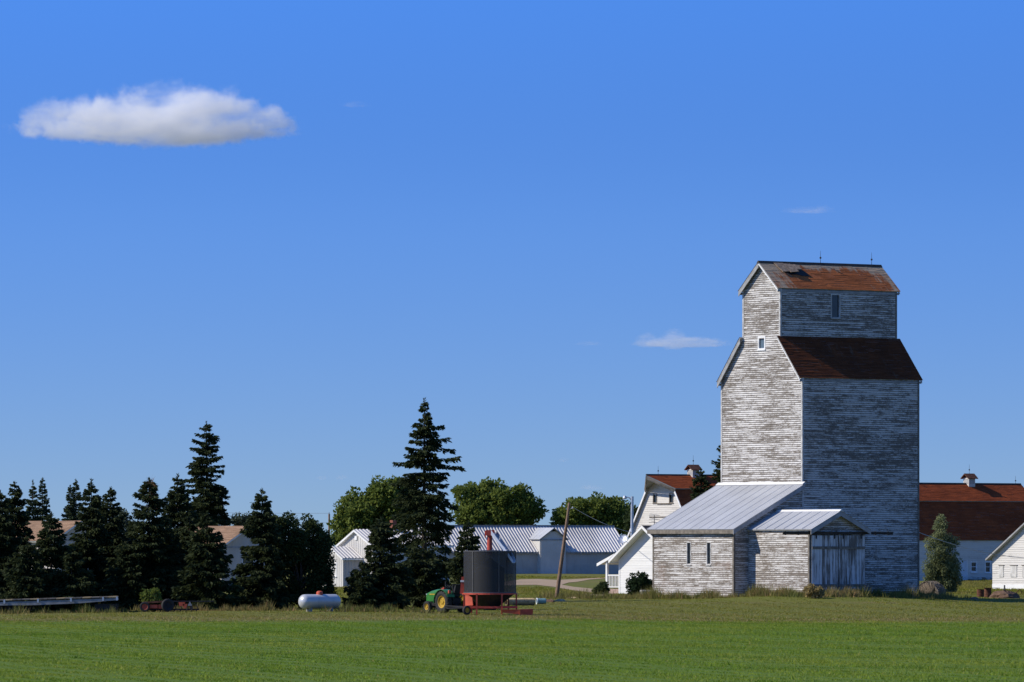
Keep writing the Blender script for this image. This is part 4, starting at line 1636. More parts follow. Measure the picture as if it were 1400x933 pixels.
def spruce(label, px, py_top, D, r_px, seed, mat='spruce', dead=False, lean=0.0, **kw):
    x = wx(px, D)
    z = g(x, D)
    H = wz(py_top, D) - z
    R = r_px * D / F * (1.14 if D < 470 else 1.0)
    tr = thing('spruce_tree', label, 'spruce', (x, D, z - 0.05), 0.0, 'spruces around the farmstead')
    kw.setdefault('dens', 1.3 if D < 470 else 1.0)
    V_ = spruce_mesh(H, R, seed, **kw)
    if lean:
        V_[:, 0] += lean * (V_[:, 2] / H) ** 2 * H
    raw_mesh('crown', V_, 4, M[mat], tr)
    mb = MB()
    mb.tube([(lean * (k / 8) ** 2 * H, 0, H * k / 8) for k in range(9)], 0.018 * H, 8, 0.015)
    part('trunk', mb, M['bark'], tr)
    if dead:
        r = np.random.default_rng(seed + 5)
        n = 260
        tt = 0.78 + 0.2 * r.random(n)
        P = np.stack([r.normal(0.12, 0.22, n) * (1.4 - tt), r.normal(-0.1, 0.3, n) * (1.3 - tt), tt * H], -1)
        d = r.normal(0, 0.6, (n, 3)) + np.array([0.25, -0.1, 0.35])
        d /= np.linalg.norm(d, axis=1, keepdims=True)
        wv = np.cross(d, r.normal(0, 1, P.shape))
        wv /= np.linalg.norm(wv, axis=1, keepdims=True)
        l_ = 0.35 + 0.45 * r.random((n, 1))
        q = np.stack([P, P + d * l_ * 0.4 + wv * 0.022, P + d * l_, P + d * l_ * 0.4 - wv * 0.022], 1)
        raw_mesh('dead_top', q.reshape(-1, 3), 4, M['dead'], tr)
    return tr


spruce('dark spruce cut by the left edge of the view', 0, 671, 450, 42, 301, power=0.72)
spruce('dark spruce second from the left edge, above the flatbed deck', 20, 659, 455, 44, 302, power=0.85)
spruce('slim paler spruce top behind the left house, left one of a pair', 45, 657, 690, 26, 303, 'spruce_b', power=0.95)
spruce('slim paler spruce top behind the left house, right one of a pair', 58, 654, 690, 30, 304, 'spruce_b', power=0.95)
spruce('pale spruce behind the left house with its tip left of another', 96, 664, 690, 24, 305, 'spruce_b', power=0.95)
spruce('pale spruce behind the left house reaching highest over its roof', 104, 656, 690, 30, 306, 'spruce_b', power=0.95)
spruce('low dark spruce in front of the left house roof', 70, 702, 448, 40, 307, power=0.7)
spruce('pointed dark spruce right of the left house gable', 125, 656, 452, 46, 308, power=0.9)
spruce('dark spruce with a crooked tip beside the grey leafy tree', 149, 667, 456, 38, 309, power=0.75, lean=0.012)
spruce('broad dark spruce with a dead brown top', 204, 655, 450, 46, 310, power=0.68, dead=True, ragged=0.3)
spruce('slender dark spruce just left of the tallest left spruce', 243, 649, 458, 46, 311, power=0.82)
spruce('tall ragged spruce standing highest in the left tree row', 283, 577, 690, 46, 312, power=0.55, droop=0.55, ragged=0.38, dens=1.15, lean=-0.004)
spruce('bushy low spruce in front of the tan roofed house', 283, 700, 446, 50, 313, power=0.92, leaf=1.05)
spruce('pointed dark spruce right of the tan roofed house gable', 358, 669, 450, 44, 314, power=0.82)
spruce('tallest spruce of all with long arms reaching right, behind the tractor', 580, 545, 492, 66, 315, power=0.88, droop=0.55, ragged=0.32, dens=0.85,
       ext=[(0.69, -0.15, 2.9), (0.70, -0.3, 2.7), (0.765, 0.1, 2.3), (0.70, 3.2, 2.3), (0.86, -0.1, 1.45), (0.60, 3.4, 2.5), (0.80, -0.2, 1.9)])
spruce('low dark spruce filling the foot of the tallest spruce behind the tractor', 578, 752, 458, 40, 325, power=0.5)
spruce('drooping spruce in front of the white metal clad house', 522, 708, 452, 44, 316, power=0.65, droop=0.5, ragged=0.35)
spruce('low spruce skirting the right side of the tallest spruce', 640, 714, 456, 34, 317, power=0.75)
spruce('low bushy spruce at the foot of the white metal clad house', 494, 776, 450, 26, 318, power=0.5)
spruce('dark spruce between the hay hood barn and the lean-to roof', 958, 640, 640, 40, 319, power=0.75, ragged=0.35)
spruce('dark spruce top peeking from behind the tower', 992, 590, 655, 42, 320, power=0.85, ragged=0.4)
spruce('narrow dark spruce left of the bushy low one, below the tan roof', 259, 704, 454, 36, 326, power=0.75)
spruce('squat dark spruce filling the gap above the end of the flatbed deck', 172, 742, 449, 36, 321, power=0.6)
spruce('low dark spruce between the brown topped spruce and the bushy one', 232, 716, 452, 34, 322, power=0.7)
spruce('low dark spruce behind the middle of the flatbed deck', 98, 752, 447, 36, 323, power=0.55)
spruce('low dark spruce behind the left part of the flatbed deck', 38, 745, 446, 38, 324, power=0.55)


def leaf_cloud(lobes, n_clump, per, size, seed, rc=(0.45, 0.95), hang=0.0):
    """leaf quads gathered in clumps over the surfaces of several lobes (x,y,z,rx,ry,rz)"""
    r = np.random.default_rng(seed)
    cs = []
    for (cx, cy, cz, ax, ay, az) in lobes:
        n = max(6, int(n_clump * (ax * az) / max(1e-6, sum(l[3] * l[5] for l in lobes))))
        d = r.normal(0, 1, (n, 3))
        d /= np.linalg.norm(d, axis=1, keepdims=True)
        rad = 0.45 + 0.58 * r.random((n, 1)) ** 0.5
        cs.append(np.array([cx, cy, cz]) + d * rad * np.array([ax, ay, az]))
    C = np.concatenate(cs, 0)
    m = len(C)
    rcl = rc[0] + (rc[1] - rc[0]) * r.random(m)
    P = np.repeat(C, per, 0)
    rr = np.repeat(rcl, per)[:, None]
    d = r.normal(0, 1, (m * per, 3))
    d /= np.linalg.norm(d, axis=1, keepdims=True)
    P = P + d * rr * r.random((m * per, 1)) ** 0.45 * np.array([1, 1, 0.8])
    ax_ = d * 0.7 + r.normal(0, 0.7, d.shape) + np.array([0, 0, -hang])
    ax_ /= np.linalg.norm(ax_, axis=1, keepdims=True)
    b = np.cross(ax_, r.normal(0, 1, d.shape))
    b /= np.linalg.norm(b, axis=1, keepdims=True)
    s = size * (0.6 + 0.8 * r.random((m * per, 1)))
    q = np.stack([P, P + ax_ * s * 0.45 + b * s * (0.36 if hang == 0 else 0.2), P + ax_ * s, P + ax_ * s * 0.5 - b * s * (0.36 if hang == 0 else 0.2)], 1)
    return q.reshape(-1, 3), C


def broadleaf(name, label, cat, px, D, lobes_px, mat, seed, n_clump=150, per=70, size=0.3, group='leafy trees', rc=(0.45, 0.95), hang=0.0, trunk_r=0.22, limbs=7):
    """lobes_px: (px, py, r_px_x, r_px_y)"""
    x = wx(px, D)
    z = g(x, D)
    s = D / F
    tr = thing(name, label, cat, (x, D, z - 0.05), 0.0, group)
    r = random.Random(seed)
    lobes = []
    for i, (lx, ly, rx, ry_) in enumerate(lobes_px):
        lobes.append(((lx - px) * s, r.uniform(-0.5, 0.5) * rx * s, wz(ly, D) - z, rx * s, rx * s * 0.9, ry_ * s))
    V_, C = leaf_cloud(lobes, n_clump, per, size, seed, rc, hang)
    V_[:, 2] = np.maximum(V_[:, 2], 0.03)
    raw_mesh('crown', V_, 4, M[mat], tr)
    mb = MB()
    zt = max(l[2] for l in lobes)
    mb.tube([(0, 0, 0), (0.1, 0.05, zt * 0.35), (0.0, 0, zt * 0.75)], trunk_r, 8, trunk_r * 0.35)
    for l in lobes:
        mb.tube([(0, 0, zt * 0.2), (l[0] * 0.5, l[1] * 0.5, zt * 0.2 + (l[2] - zt * 0.2) * 0.6), (l[0], l[1], l[2] + l[5] * 0.3)], trunk_r * 0.5, 6, 0.03)
    for c in C[::max(1, len(C) // limbs)]:
        mb.tube([(0, 0, zt * 0.3), (c[0] * 0.55, c[1] * 0.55, zt * 0.3 + (c[2] - zt * 0.3) * 0.7), tuple(c)], trunk_r * 0.3, 5, 0.02)
    part('trunk', mb, M['bark'], tr)
    return tr


broadleaf('poplar_tree', 'broad leafy tree behind the white metal clad house', 'tree', 520, 680, [(492, 708, 30, 34), (528, 678, 24, 26), (470, 725, 16, 18), (548, 700, 26, 34), (515, 715, 34, 28), (505, 690, 18, 16)], 'leaf', 401, 330, 75, 0.34)
broadleaf('poplar_tree', 'broad leafy tree right of the tallest spruce, above the long shed roof', 'tree', 672, 830, [(672, 680, 26, 26), (700, 690, 26, 28), (722, 702, 18, 22), (645, 690, 26, 30), (690, 708, 42, 22), (664, 700, 36, 26)], 'leaf', 402, 330, 75, 0.38)
broadleaf('poplar_tree', 'round leafy tree behind the right end of the long shed', 'tree', 815, 830, [(790, 702, 26, 20), (818, 698, 28, 20), (842, 702, 22, 20), (772, 712, 16, 14), (860, 712, 16, 20), (815, 716, 48, 18)], 'leaf', 403, 320, 70, 0.36)
broadleaf('poplar_tree', 'dark leafy tree between the lamp pole and the hay hood barn', 'tree', 868, 800, [(864, 712, 12, 16), (872, 722, 12, 14)], 'leaf_dark', 404, 60, 60, 0.32)
broadleaf('leafy_tree', 'dense dark leafy tree beside the propane tank', 'tree', 410, 452, [(396, 735, 26, 34), (420, 742, 28, 36), (437, 760, 15, 34), (392, 785, 24, 40), (424, 795, 28, 34), (440, 800, 15, 28), (378, 715, 12, 18)], 'leaf_dark', 405, 420, 90, 0.17, rc=(0.25, 0.5), trunk_r=0.12)
broadleaf('leafy_tree', 'grey green leafy tree squeezed between spruces above the red implement', 'tree', 168, 462, [(165, 725, 18, 26), (174, 745, 16, 30), (160, 765, 18, 40), (172, 790, 18, 40)], 'leaf_grey', 406, 200, 75, 0.17, rc=(0.22, 0.45), trunk_r=0.10)
broadleaf('leafy_tree', 'thin leafy treetop just right of the tall ragged spruce', 'tree', 330, 700, [(326, 712, 8, 9), (338, 716, 9, 10), (348, 718, 8, 10)], 'leaf_grey', 412, 45, 45, 0.26)
broadleaf('willow_tree', 'slim weeping willow at the right corner of the tower', 'tree', 1288, 560, [(1286, 730, 10, 26), (1280, 760, 16, 34), (1296, 762, 15, 34), (1288, 790, 22, 30), (1277, 788, 13, 30), (1302, 785, 11, 28)], 'willow', 407, 300, 75, 0.19, rc=(0.22, 0.48), hang=0.9, trunk_r=0.12)
broadleaf('juniper_bush', 'dark rounded juniper bush at the lean-to corner', 'bush', 875, 528, [(875, 797, 15, 15), (868, 803, 12, 12), (884, 803, 12, 12)], 'shrub', 408, 110, 80, 0.14, group='bushes by the buildings', rc=(0.16, 0.3), trunk_r=0.06)
broadleaf('low_bush', 'small green bush in front of the porch post', 'bush', 821, 540, [(818, 806, 8, 7), (825, 804, 7, 8)], 'leaf_dark', 409, 45, 60, 0.13, group='bushes by the buildings', rc=(0.14, 0.26), trunk_r=0.04)
broadleaf('sapling', 'bright green sapling behind the red implement', 'sapling', 208, 440, [(202, 815, 7, 8), (214, 813, 7, 9), (208, 824, 10, 8)], 'leaf', 410, 34, 34, 0.16, group=None, rc=(0.16, 0.32), trunk_r=0.03)
broadleaf('low_bush', 'yellowish bush between the two low spruces below the tan roofed house', 'bush', 322, 452, [(322, 806, 10, 14), (330, 795, 7, 12)], 'leaf', 411, 40, 30, 0.16, group='bushes by the buildings', rc=(0.16, 0.32), trunk_r=0.03)
broadleaf('dry_bush', 'straw coloured dry bush at the doorway shed corner', 'bush', 1110, 488, [(1108, 806, 8, 6), (1116, 809, 8, 6)], 'dry', 413, 50, 60, 0.14, group='bushes by the buildings', rc=(0.14, 0.26), trunk_r=0.02)


def blades(name, pts, hmin, hmax, wd, mat, seed, lean=0.35, per=2, parent=None):
    r = np.random.default_rng(seed)
    P = np.repeat(pts, per, 0)
    n = len(P)
    P = P + np.concatenate([r.normal(0, 0.05, (n, 2)), np.zeros((n, 1))], 1)
    az = r.random(n) * 2 * np.pi
    wv = np.stack([np.cos(az), np.sin(az), np.zeros(n)], -1) * (wd * (0.5 + r.random(n)))[:, None]
    h = hmin + (hmax - hmin) * r.random(n) ** 1.5
    h = h * np.clip(0.75 + 0.5 * np.sin(P[:, 0] * 1.9 + P[:, 1] * 0.6) * np.sin(P[:, 0] * 0.83 + 2.0 + P[:, 1] * 0.37) + 0.35 * np.sin(P[:, 0] * 4.3 + P[:, 1]), 0.25, 1.6)
    tip = P + np.stack([r.normal(0, lean, n) * h, r.normal(0, lean, n) * h, h], -1)
    q = np.stack([P - wv, P + wv, tip], 1)
    return raw_mesh(name, q.reshape(-1, 3), 3, M[mat], parent)


def scatter(n, d0, d1, seed, margin=1.12, power=1.0):
    """points on the ground over the view wedge, even per square metre"""
    r = np.random.default_rng(seed)
    d = np.sqrt(d0 ** 2 + (d1 ** 2 - d0 ** 2) * r.random(n) ** power)
    x = (r.random(n) - 0.5) * 1400 * margin * d / F
    return np.stack([x, d, gz(x, d) - 0.01], -1)


P_ = scatter(400000, 205, 420, 501)
r_ = np.random.default_rng(9)
edge = 395 + 4.0 * np.sin(P_[:, 0] * 0.11) + 3.0 * np.sin(P_[:, 0] * 0.37 + 1) + r_.normal(0, 7.0, len(P_))
P_ = P_[P_[:, 1] < edge]
tag(blades('field_crop', P_, 0.03, 0.09, 0.018, 'crop', 502, lean=0.7), 'low green crop covering the whole foreground field', 'crop', kind='stuff')
# shaggier dark tufts in the crop
r_ = np.random.default_rng(19)
cl = scatter(260, 210, 395, 503)
P_ = np.repeat(cl, 14, 0)
P_[:, :2] += r_.normal(0, 0.22, (len(P_), 2))
P_[:, 2] = gz(P_[:, 0], P_[:, 1]) - 0.01
tag(blades('field_weeds', P_, 0.08, 0.24, 0.022, 'crop', 504, lean=0.5), 'scattered taller weed tufts in the green field', 'weeds', kind='stuff')
# rough dry strip at the field edge
P_ = scatter(40000, 392, 440, 505)
r_ = np.random.default_rng(29)
pr = np.exp(-((P_[:, 1] - 408 - 4 * np.sin(P_[:, 0] * 0.07)) / 10.0) ** 2) * (0.5 + 0.5 * np.sin(P_[:, 0] * 0.31 + P_[:, 1] * 0.4))
keep = r_.random(len(P_)) < 0.06 + 0.55 * pr
tag(blades('dry_grass_strip', P_[keep], 0.05, 0.17, 0.02, 'dry', 506, lean=0.5), 'dry tan grass strip along the far edge of the field', 'grass', kind='stuff')
P_ = scatter(190000, 378, 545, 507)
r_ = np.random.default_rng(39)
P_ = P_[P_[:, 1] > 399 + 5.0 * np.sin(P_[:, 0] * 0.13 + 2) + r_.normal(0, 8.0, len(P_))]
tag(blades('rough_lawn', P_, 0.04, 0.10, 0.024, 'lawn', 508, lean=0.6), 'rough mown grass around the farm buildings', 'grass', kind='stuff')


P_ = scatter(420000, 545, 800, 517)
pxs = 700 + P_[:, 0] / P_[:, 1] * F
P_ = P_[((pxs > 690) & (pxs < 860)) | (pxs > 1290) | ((pxs > 445) & (pxs < 520) & (P_[:, 1] < 630))]
hx, hy = P_[:, 0] - wx(1190, 703), P_[:, 1] - 703
u_, v_ = hx * math.cos(ROT) + hy * math.sin(ROT), -hx * math.sin(ROT) + hy * math.cos(ROT)
P_ = P_[~((v_ > -5.3) & (u_ > -2) & (u_ < 24))]
pyv = HY + (HC - P_[:, 2]) * F / P_[:, 1]
pxs = 700 + P_[:, 0] / P_[:, 1] * F
P_ = P_[~((pxs < 840) & (pyv > 791.5) & (pyv < 803 + np.clip((pxs - 740) * 0.12, 0, 12)) & (pxs > 690))]
tag(blades('yard_lawn', P_, 0.05, 0.16, 0.04, 'lawn', 518, lean=0.6), 'mown grass of the farmyard behind the dryer and barns', 'grass', kind='stuff')


def weeds_along(a, b, n, spread, seed):
    r = np.random.default_rng(seed)
    k = r.random(n)
    x = a[0] + (b[0] - a[0]) * k + r.normal(0, spread, n)
    y = a[1] + (b[1] - a[1]) * k + r.normal(0, spread, n)
    return np.stack([x, y, gz(x, y) - 0.02], -1)


def e_loc(x, y):
    c, s = math.cos(ROT), math.sin(ROT)
    return (EX + c * x - s * y, EY + s * x + c * y)


W1 = np.concatenate([
    weeds_along(e_loc(-7.5, -0.5), e_loc(-7.6, 10.5), 2600, 0.45, 1),
    weeds_along(e_loc(-6.4, -1.2), e_loc(-6.2, -7.5), 2200, 0.5, 2),
    weeds_along(e_loc(-6.0, -8.2), e_loc(2.0, -9.0), 2600, 0.7, 3),
    weeds_along(e_loc(1.0, -8.0), e_loc(12.0, -1.4), 2600, 0.7, 4),
    weeds_along(e_loc(-9.0, 11), e_loc(-10.0, 16), 1100, 1.0, 5)])
tag(blades('tall_weeds', W1, 0.15, 0.85, 0.022, 'weed', 509, lean=0.3), 'tall weeds along the foot of the grain elevator', 'weeds', kind='stuff')
W2_ = np.concatenate([weeds_along(e_loc(-5.9, -8.6), e_loc(-2.5, -9.4), 700, 0.35, 6), weeds_along(e_loc(-7.6, 3), e_loc(-7.6, -0.5), 200, 0.4, 7), weeds_along(e_loc(-6.4, -2), e_loc(-6.1, -7), 300, 0.4, 8)])
tag(blades('dry_weeds', W2_, 0.3, 0.9, 0.022, 'dry', 510, lean=0.25), 'straw coloured dry stalks by the elevator doorway', 'weeds', kind='stuff')
Wl = np.concatenate([
    weeds_along((wx(20, 439), 439), (wx(135, 439), 439), 2000, 0.5, 11),
    weeds_along((wx(150, 440), 440), (wx(196, 440), 440), 900, 0.6, 18),
    weeds_along((wx(-15, 436.6), 436.8), (wx(165, 436.8), 437), 500, 0.3, 19),
    weeds_along((wx(190, 443), 443), (wx(405, 443), 443), 1500, 0.5, 12),
    weeds_along((wx(465, 439), 439), (wx(575, 439), 439), 1600, 0.7, 13),
    weeds_along((wx(575, 434), 434), (wx(600, 434), 434), 120, 0.4, 14)])
tag(blades('roadside_weeds', Wl, 0.12, 0.62, 0.024, 'weed', 511, lean=0.3), 'uncut weeds along the foot of the spruce row', 'weeds', kind='stuff')
Wp = np.concatenate([weeds_along((wx(745, 512), 512), (wx(790, 512), 512), 900, 0.7, 15), weeds_along((wx(1262, 512), 513), (wx(1312, 515), 515), 700, 0.8, 16), weeds_along((wx(780, 508), 508), (wx(880, 512), 512), 1300, 0.9, 17)])
tag(blades('yard_weeds', Wp, 0.15, 0.5, 0.03, 'weed', 512, lean=0.3), 'weed clumps round the leaning pole and willow', 'weeds', kind='stuff')

# ------------------------------------------------------------------ farm equipment


def wheel(parent, c, r, w_, axis_rot, mat_rim, lugs=0, name='wheel'):
    """tyre with rim; axle along local y"""
    Mx = Matrix.Translation(c) @ Matrix.Rotation(axis_rot, 4, 'Z') @ Matrix.Rotation(math.radians(90), 4, 'X')
    mb = MB()
    hw = w_ / 2
    prof = [(r * 0.55, -hw * 0.75), (r * 0.72, -hw), (r * 0.90, -hw * 0.95), (r * 0.985, -hw * 0.7), (r, 0), (r * 0.985, hw * 0.7), (r * 0.90, hw * 0.95), (r * 0.72, hw), (r * 0.55, hw * 0.75), (r * 0.55, -hw * 0.75)]
    seg = max(24, lugs * 4) if lugs else 24
    mb.lathe(prof, seg, Mx)
    if lugs:
        for i in range(lugs):
            for s in (-1, 1):
                q0 = 2 * math.pi * (i + (0.5 if s > 0 else 0)) / lugs
                dq = 2 * math.pi / lugs * 0.55
                lo_, hi_ = [], []
                for (qq, hh) in ((q0, 0.05 * s), (q0 + 0.14 * dq / 0.3 * 0.5, 0.05 * s), (q0 + dq, hw * 0.98 * s), (q0 + dq * 0.72, hw * 0.98 * s)):
                    for rr, ls in ((r * 0.95, lo_), (r * 1.045, hi_)):
                        ls.append(tuple(Mx @ Vector((rr * math.cos(qq), rr * math.sin(qq), hh))))
                mb.hexa(lo_, hi_)
    wl_ = part(name, mb, M['rubber'], parent, smooth=False)
    mb = MB()
    for s in (1, -1):
        mb.lathe([(r * 0.57, s * hw * 0.78), (r * 0.53, s * hw * 0.72), (r * 0.47, s * hw * 0.35), (r * 0.30, s * hw * 0.28), (r * 0.18, s * hw * 0.34), (r * 0.16, s * hw * 0.52), (0.001, s * hw * 0.54)], 20, Mx)
        for q in range(6):
            a = q * math.pi / 3
            Mb = Mx @ Matrix.Translation((r * 0.24 * math.cos(a), r * 0.24 * math.sin(a), s * hw * 0.36))
            mb.lathe([(0.018, -0.02), (0.018, 0.02), (0.001, 0.022)], 6, Mb)
    part('rim', mb, M[mat_rim], wl_)
    return wl_


# --- tractor
DT = 437.0
tx = wx(620, DT)
trac = thing('tractor', 'green tractor with yellow wheel rims parked under the tallest spruce', 'tractor', (tx, DT, g(tx, DT)), math.radians(126.9))
trac.scale = (1.06, 1.06, 1.06)
RW_ = 0.68
for s in (1, -1):
    wheel(trac, (0, s * 0.78, RW_), RW_, 0.42, 0, 'yellow_paint', lugs=16, name='rear_wheel')
    wheel(trac, (1.85, s * 0.66, 0.36), 0.36, 0.24, 0, 'yellow_paint', lugs=12, name='front_wheel')
# hood: lofted sections front to back
mb = MB()
secs = [(2.55, 0.24, 0.72, 1.16), (2.48, 0.29, 0.68, 1.24), (2.1, 0.31, 0.70, 1.36), (1.5, 0.33, 0.72, 1.46), (0.85, 0.34, 0.72, 1.50)]
b0 = 0
rings = []
for (xx, hw, zl, zh) in secs:
    ring = [(xx, hw, zl), (xx, hw, zl + (zh - zl) * 0.72), (xx, hw * 0.82, zh - 0.05), (xx, hw * 0.4, zh), (xx, -hw * 0.4, zh), (xx, -hw * 0.82, zh - 0.05), (xx, -hw, zl + (zh - zl) * 0.72), (xx, -hw, zl)]
    rings.append(ring)
for i in range(len(rings) - 1):
    for k in range(8):
        mb.quad([rings[i][k], rings[i][(k + 1) % 8], rings[i + 1][(k + 1) % 8], rings[i + 1][k]])
mb.quad(rings[0])
mb.quad(list(reversed(rings[-1])))
hood_ = part('hood', mb, M['green_paint'], trac)
mb = MB()
mb.box(2.555, 2.58, -0.2, 0.2, 0.78, 1.12)
part('grille', mb, M['black'], hood_)
for s in (1, -1):
    mb = MB()
    mb.prism([(2.1, s * 0.325), (1.1, s * 0.35), (1.1, s * 0.355), (2.1, s * 0.33)] if s > 0 else [(2.1, s * 0.33), (1.1, s * 0.355), (1.1, s * 0.35), (2.1, s * 0.325)], 1.12, 1.18)
    part('yellow_stripe', mb, M['yellow_paint'], hood_)
    mb = MB()
    mb.box(2.50, 2.60, s * 0.17 - 0.06, s * 0.17 + 0.06, 1.10, 1.18)
    part('headlight', mb, M['galv'], hood_)
mb = MB()
mb.box(-0.35, 2.35, -0.22, 0.22, 0.42, 0.72)
mb.box(-0.35, 0.8, -0.30, 0.30, 0.50, 0.95)
part('chassis', mb, M['black'], trac)
mb = MB()
mb.tube([(1.85, -0.66, 0.38), (1.85, 0.66, 0.38)], 0.07, 8)
part('front_axle', mb, M['black'], trac)
mb = MB()
mb.tube([(0, -0.75, RW_), (0, 0.75, RW_)], 0.12, 8)
part('rear_axle', mb, M['green_paint'], trac)
for s in (1, -1):
    mb = MB()
    n_ = 12
    ra, rb_ = RW_ + 0.08, RW_ + 0.11
    y0, y1 = (s * 0.42, s * 1.0)
    for i in range(n_):
        q0 = math.radians(-5 + 175 * i / n_ * 0.92)
        q1 = math.radians(-5 + 175 * (i + 1) / n_ * 0.92)
        lo_ = [(ra * math.cos(q0), y0, RW_ + ra * math.sin(q0)), (ra * math.cos(q1), y0, RW_ + ra * math.sin(q1)), (ra * math.cos(q1), y1, RW_ + ra * math.sin(q1)), (ra * math.cos(q0), y1, RW_ + ra * math.sin(q0))]
        hi_ = [(rb_ * math.cos(q0), y0, RW_ + rb_ * math.sin(q0)), (rb_ * math.cos(q1), y0, RW_ + rb_ * math.sin(q1)), (rb_ * math.cos(q1), y1, RW_ + rb_ * math.sin(q1)), (rb_ * math.cos(q0), y1, RW_ + rb_ * math.sin(q0))]
        mb.hexa(lo_, hi_)
    fd = part('fender', mb, M['green_paint'], trac)
    mb = MB()
    mb.box(-0.62, -0.52, s * 0.72 - 0.09, s * 0.72 + 0.09, 1.22, 1.42)
    part('tail_light', mb, M['red_paint'], fd)
mb = MB()
mb.box(-0.32, 0.18, -0.26, 0.26, 1.05, 1.20)
mb.hexa([(-0.42, -0.25, 1.2), (-0.26, -0.25, 1.2), (-0.26, 0.25, 1.2), (-0.42, 0.25, 1.2)], [(-0.55, -0.22, 1.72), (-0.44, -0.22, 1.72), (-0.44, 0.22, 1.72), (-0.55, 0.22, 1.72)])
part('seat', mb, M['black'], trac)
mb = MB()
mb.box(0.62, 0.86, -0.25, 0.25, 1.3, 1.56)
part('dashboard', mb, M['black'], trac)
mb = MB()
Ms = Matrix.Translation((0.5, 0, 1.66)) @ Matrix.Rotation(math.radians(-25), 4, 'Y')
mb.lathe([(0.19, -0.015), (0.215, 0), (0.19, 0.015), (0.175, 0), (0.19, -0.015)], 18, Ms)
mb.tube([(0.5, 0, 1.66), (0.66, 0, 1.36)], 0.025, 6)
mb.tube([tuple(Ms @ Vector((-0.18, 0, 0))), tuple(Ms @ Vector((0.18, 0, 0)))], 0.014, 5)
part('steering_wheel', mb, M['black'], trac)
mb = MB()
mb.tube([(-0.62, -0.5, 0.9), (-0.62, -0.5, 1.75), (-0.62, 0.5, 1.75), (-0.62, 0.5, 0.9)], 0.04, 6)
part('roll_bar', mb, M['black'], trac)
mb = MB()
mb.tube([(1.25, -0.30, 1.45), (1.25, -0.30, 1.95)], 0.035, 8)
part('exhaust', mb, M['iron'], trac)
mb = MB()
mb.box(0.35, 0.60, 0.30, 0.52, 1.30, 1.52)
mb.tube([(0.47, 0.41, 1.52), (0.47, 0.41, 1.60)], 0.05, 8)
part('red_canister', mb, M['red_paint'], trac)
mb = MB()
for s in (-1, 1):
    mb.tube([(-0.3, s * 0.18, 0.55), (-0.95, s * 0.32, 0.42)], 0.035, 6)
mb.tube([(-0.3, 0, 0.95), (-0.9, 0, 0.85)], 0.03, 6)
part('hitch', mb, M['iron'], trac)

# --- grain dryer
DD = 428.0
dxp = wx(669.8, DD)
dry_z = g(dxp, DD)
dryer = thing('grain_dryer', 'round dark grain dryer on a red wheeled frame with a silver spout', 'grain dryer', (dxp, DD, dry_z), 0.0, absz=True)
RD = 1.70
zt, zb2 = wz(753.5, DD), wz(811, DD)
t = NT('perforated_screen')
ob = t.obj()
v1 = t.noise(ob, 1.0, 4, 0.6, sx=(1.5, 1.5, 0.3))
bs = t.bsdf(t.mix(v1, (0.022, 0.021, 0.020), (0.048, 0.046, 0.044)), rough=0.5, metal=0.1, spec=0.4)
tp = t.n('ShaderNodeBsdfTransparent')
mx = t.n('ShaderNodeMixShader')
mx.inputs[0].default_value = 0.26
t.l(bs.outputs[0], mx.inputs[1])
t.l(tp.outputs[0], mx.inputs[2])
t.l(mx.outputs[0], t.out.inputs['Surface'])
M['screen'] = t.m
M['dryer_dark'] = plain('dark_dryer_steel', (0.035, 0.036, 0.038), 0.6, 0.2, 0.3, 2.0, (0.09, 0.06, 0.05), 0.3)
M['dryer_grey'] = plain('grey_dryer_steel', (0.12, 0.115, 0.11), 0.5, 0.3, 0.25, 2.0)
mb = MB()
mb.lathe([(RD, zb2), (RD, zt)], 48)
drum = part('drum_screen', mb, M['screen'], dryer, smooth=True)
mb = MB()
for zz, hh in ((zb2, 0.06), (zt - 0.04, 0.05)):
    mb.lathe([(RD - 0.02, zz), (RD + 0.025, zz), (RD + 0.025, zz + hh), (RD - 0.02, zz + hh), (RD - 0.02, zz)], 48)
part('drum_band', mb, M['dryer_grey'], drum)
for q in range(6):
    a = math.radians(-90 + 60 * q - 40)
    mb = MB()
    c, s_ = math.cos(a), math.sin(a)
    mb.obox((c * RD, s_ * RD), (-s_, c), (c, s_), -0.025, 0.025, 0.0, 0.03, zb2 + 0.062, zt - 0.045)
    part('seam', mb, M['dryer_grey'], drum)
mb = MB()
mb.lathe([(0.95, zb2 - 0.05), (0.95, zt - 1.15), (0.05, zt - 0.45), (0.05, zt)], 32)
part('inner_plenum', mb, M['dryer_dark'], dryer)
mb = MB()
mb.lathe([(RD - 0.01, zb2), (0.45, 0.42 + dry_z), (0.40, 0.30 + dry_z), (0.001, 0.30 + dry_z)], 40)
part('hopper', mb, M['dryer_dark'], dryer)
mb = MB()
mb.lathe([(RD - 0.015, zt - 0.02), (0.3, zt + 0.06), (0.001, zt + 0.07)], 40)
part('top_cover', mb, M['dryer_dark'], dryer)
# red frame
mb = MB()
mb.lathe([(RD + 0.05, zb2 - 0.10), (RD + 0.10, zb2 - 0.10), (RD + 0.10, zb2 - 0.005), (RD + 0.05, zb2 - 0.005), (RD + 0.05, zb2 - 0.10)], 48)
part('ring_beam', mb, M['red_paint'], dryer)
for (lx, ly, zz) in ((-1.68, -0.55, 0.35), (-0.85, -1.58, 0.02), (0.78, -1.62, 0.05), (1.72, -0.35, 0.12), (1.2, 1.35, 0.1), (-1.2, 1.35, 0.1)):
    mb = MB()
    mb.box(lx - 0.05, lx + 0.05, ly - 0.05, ly + 0.05, dry_z + zz, zb2 - 0.05)
    part('leg', mb, M['red_paint'], dryer)
mb = MB()
mb.box(-1.75, 1.8, -1.40, -1.28, dry_z + 0.42, dry_z + 0.56)
mb.box(-1.75, 1.8, 1.28, 1.40, dry_z + 0.42, dry_z + 0.56)
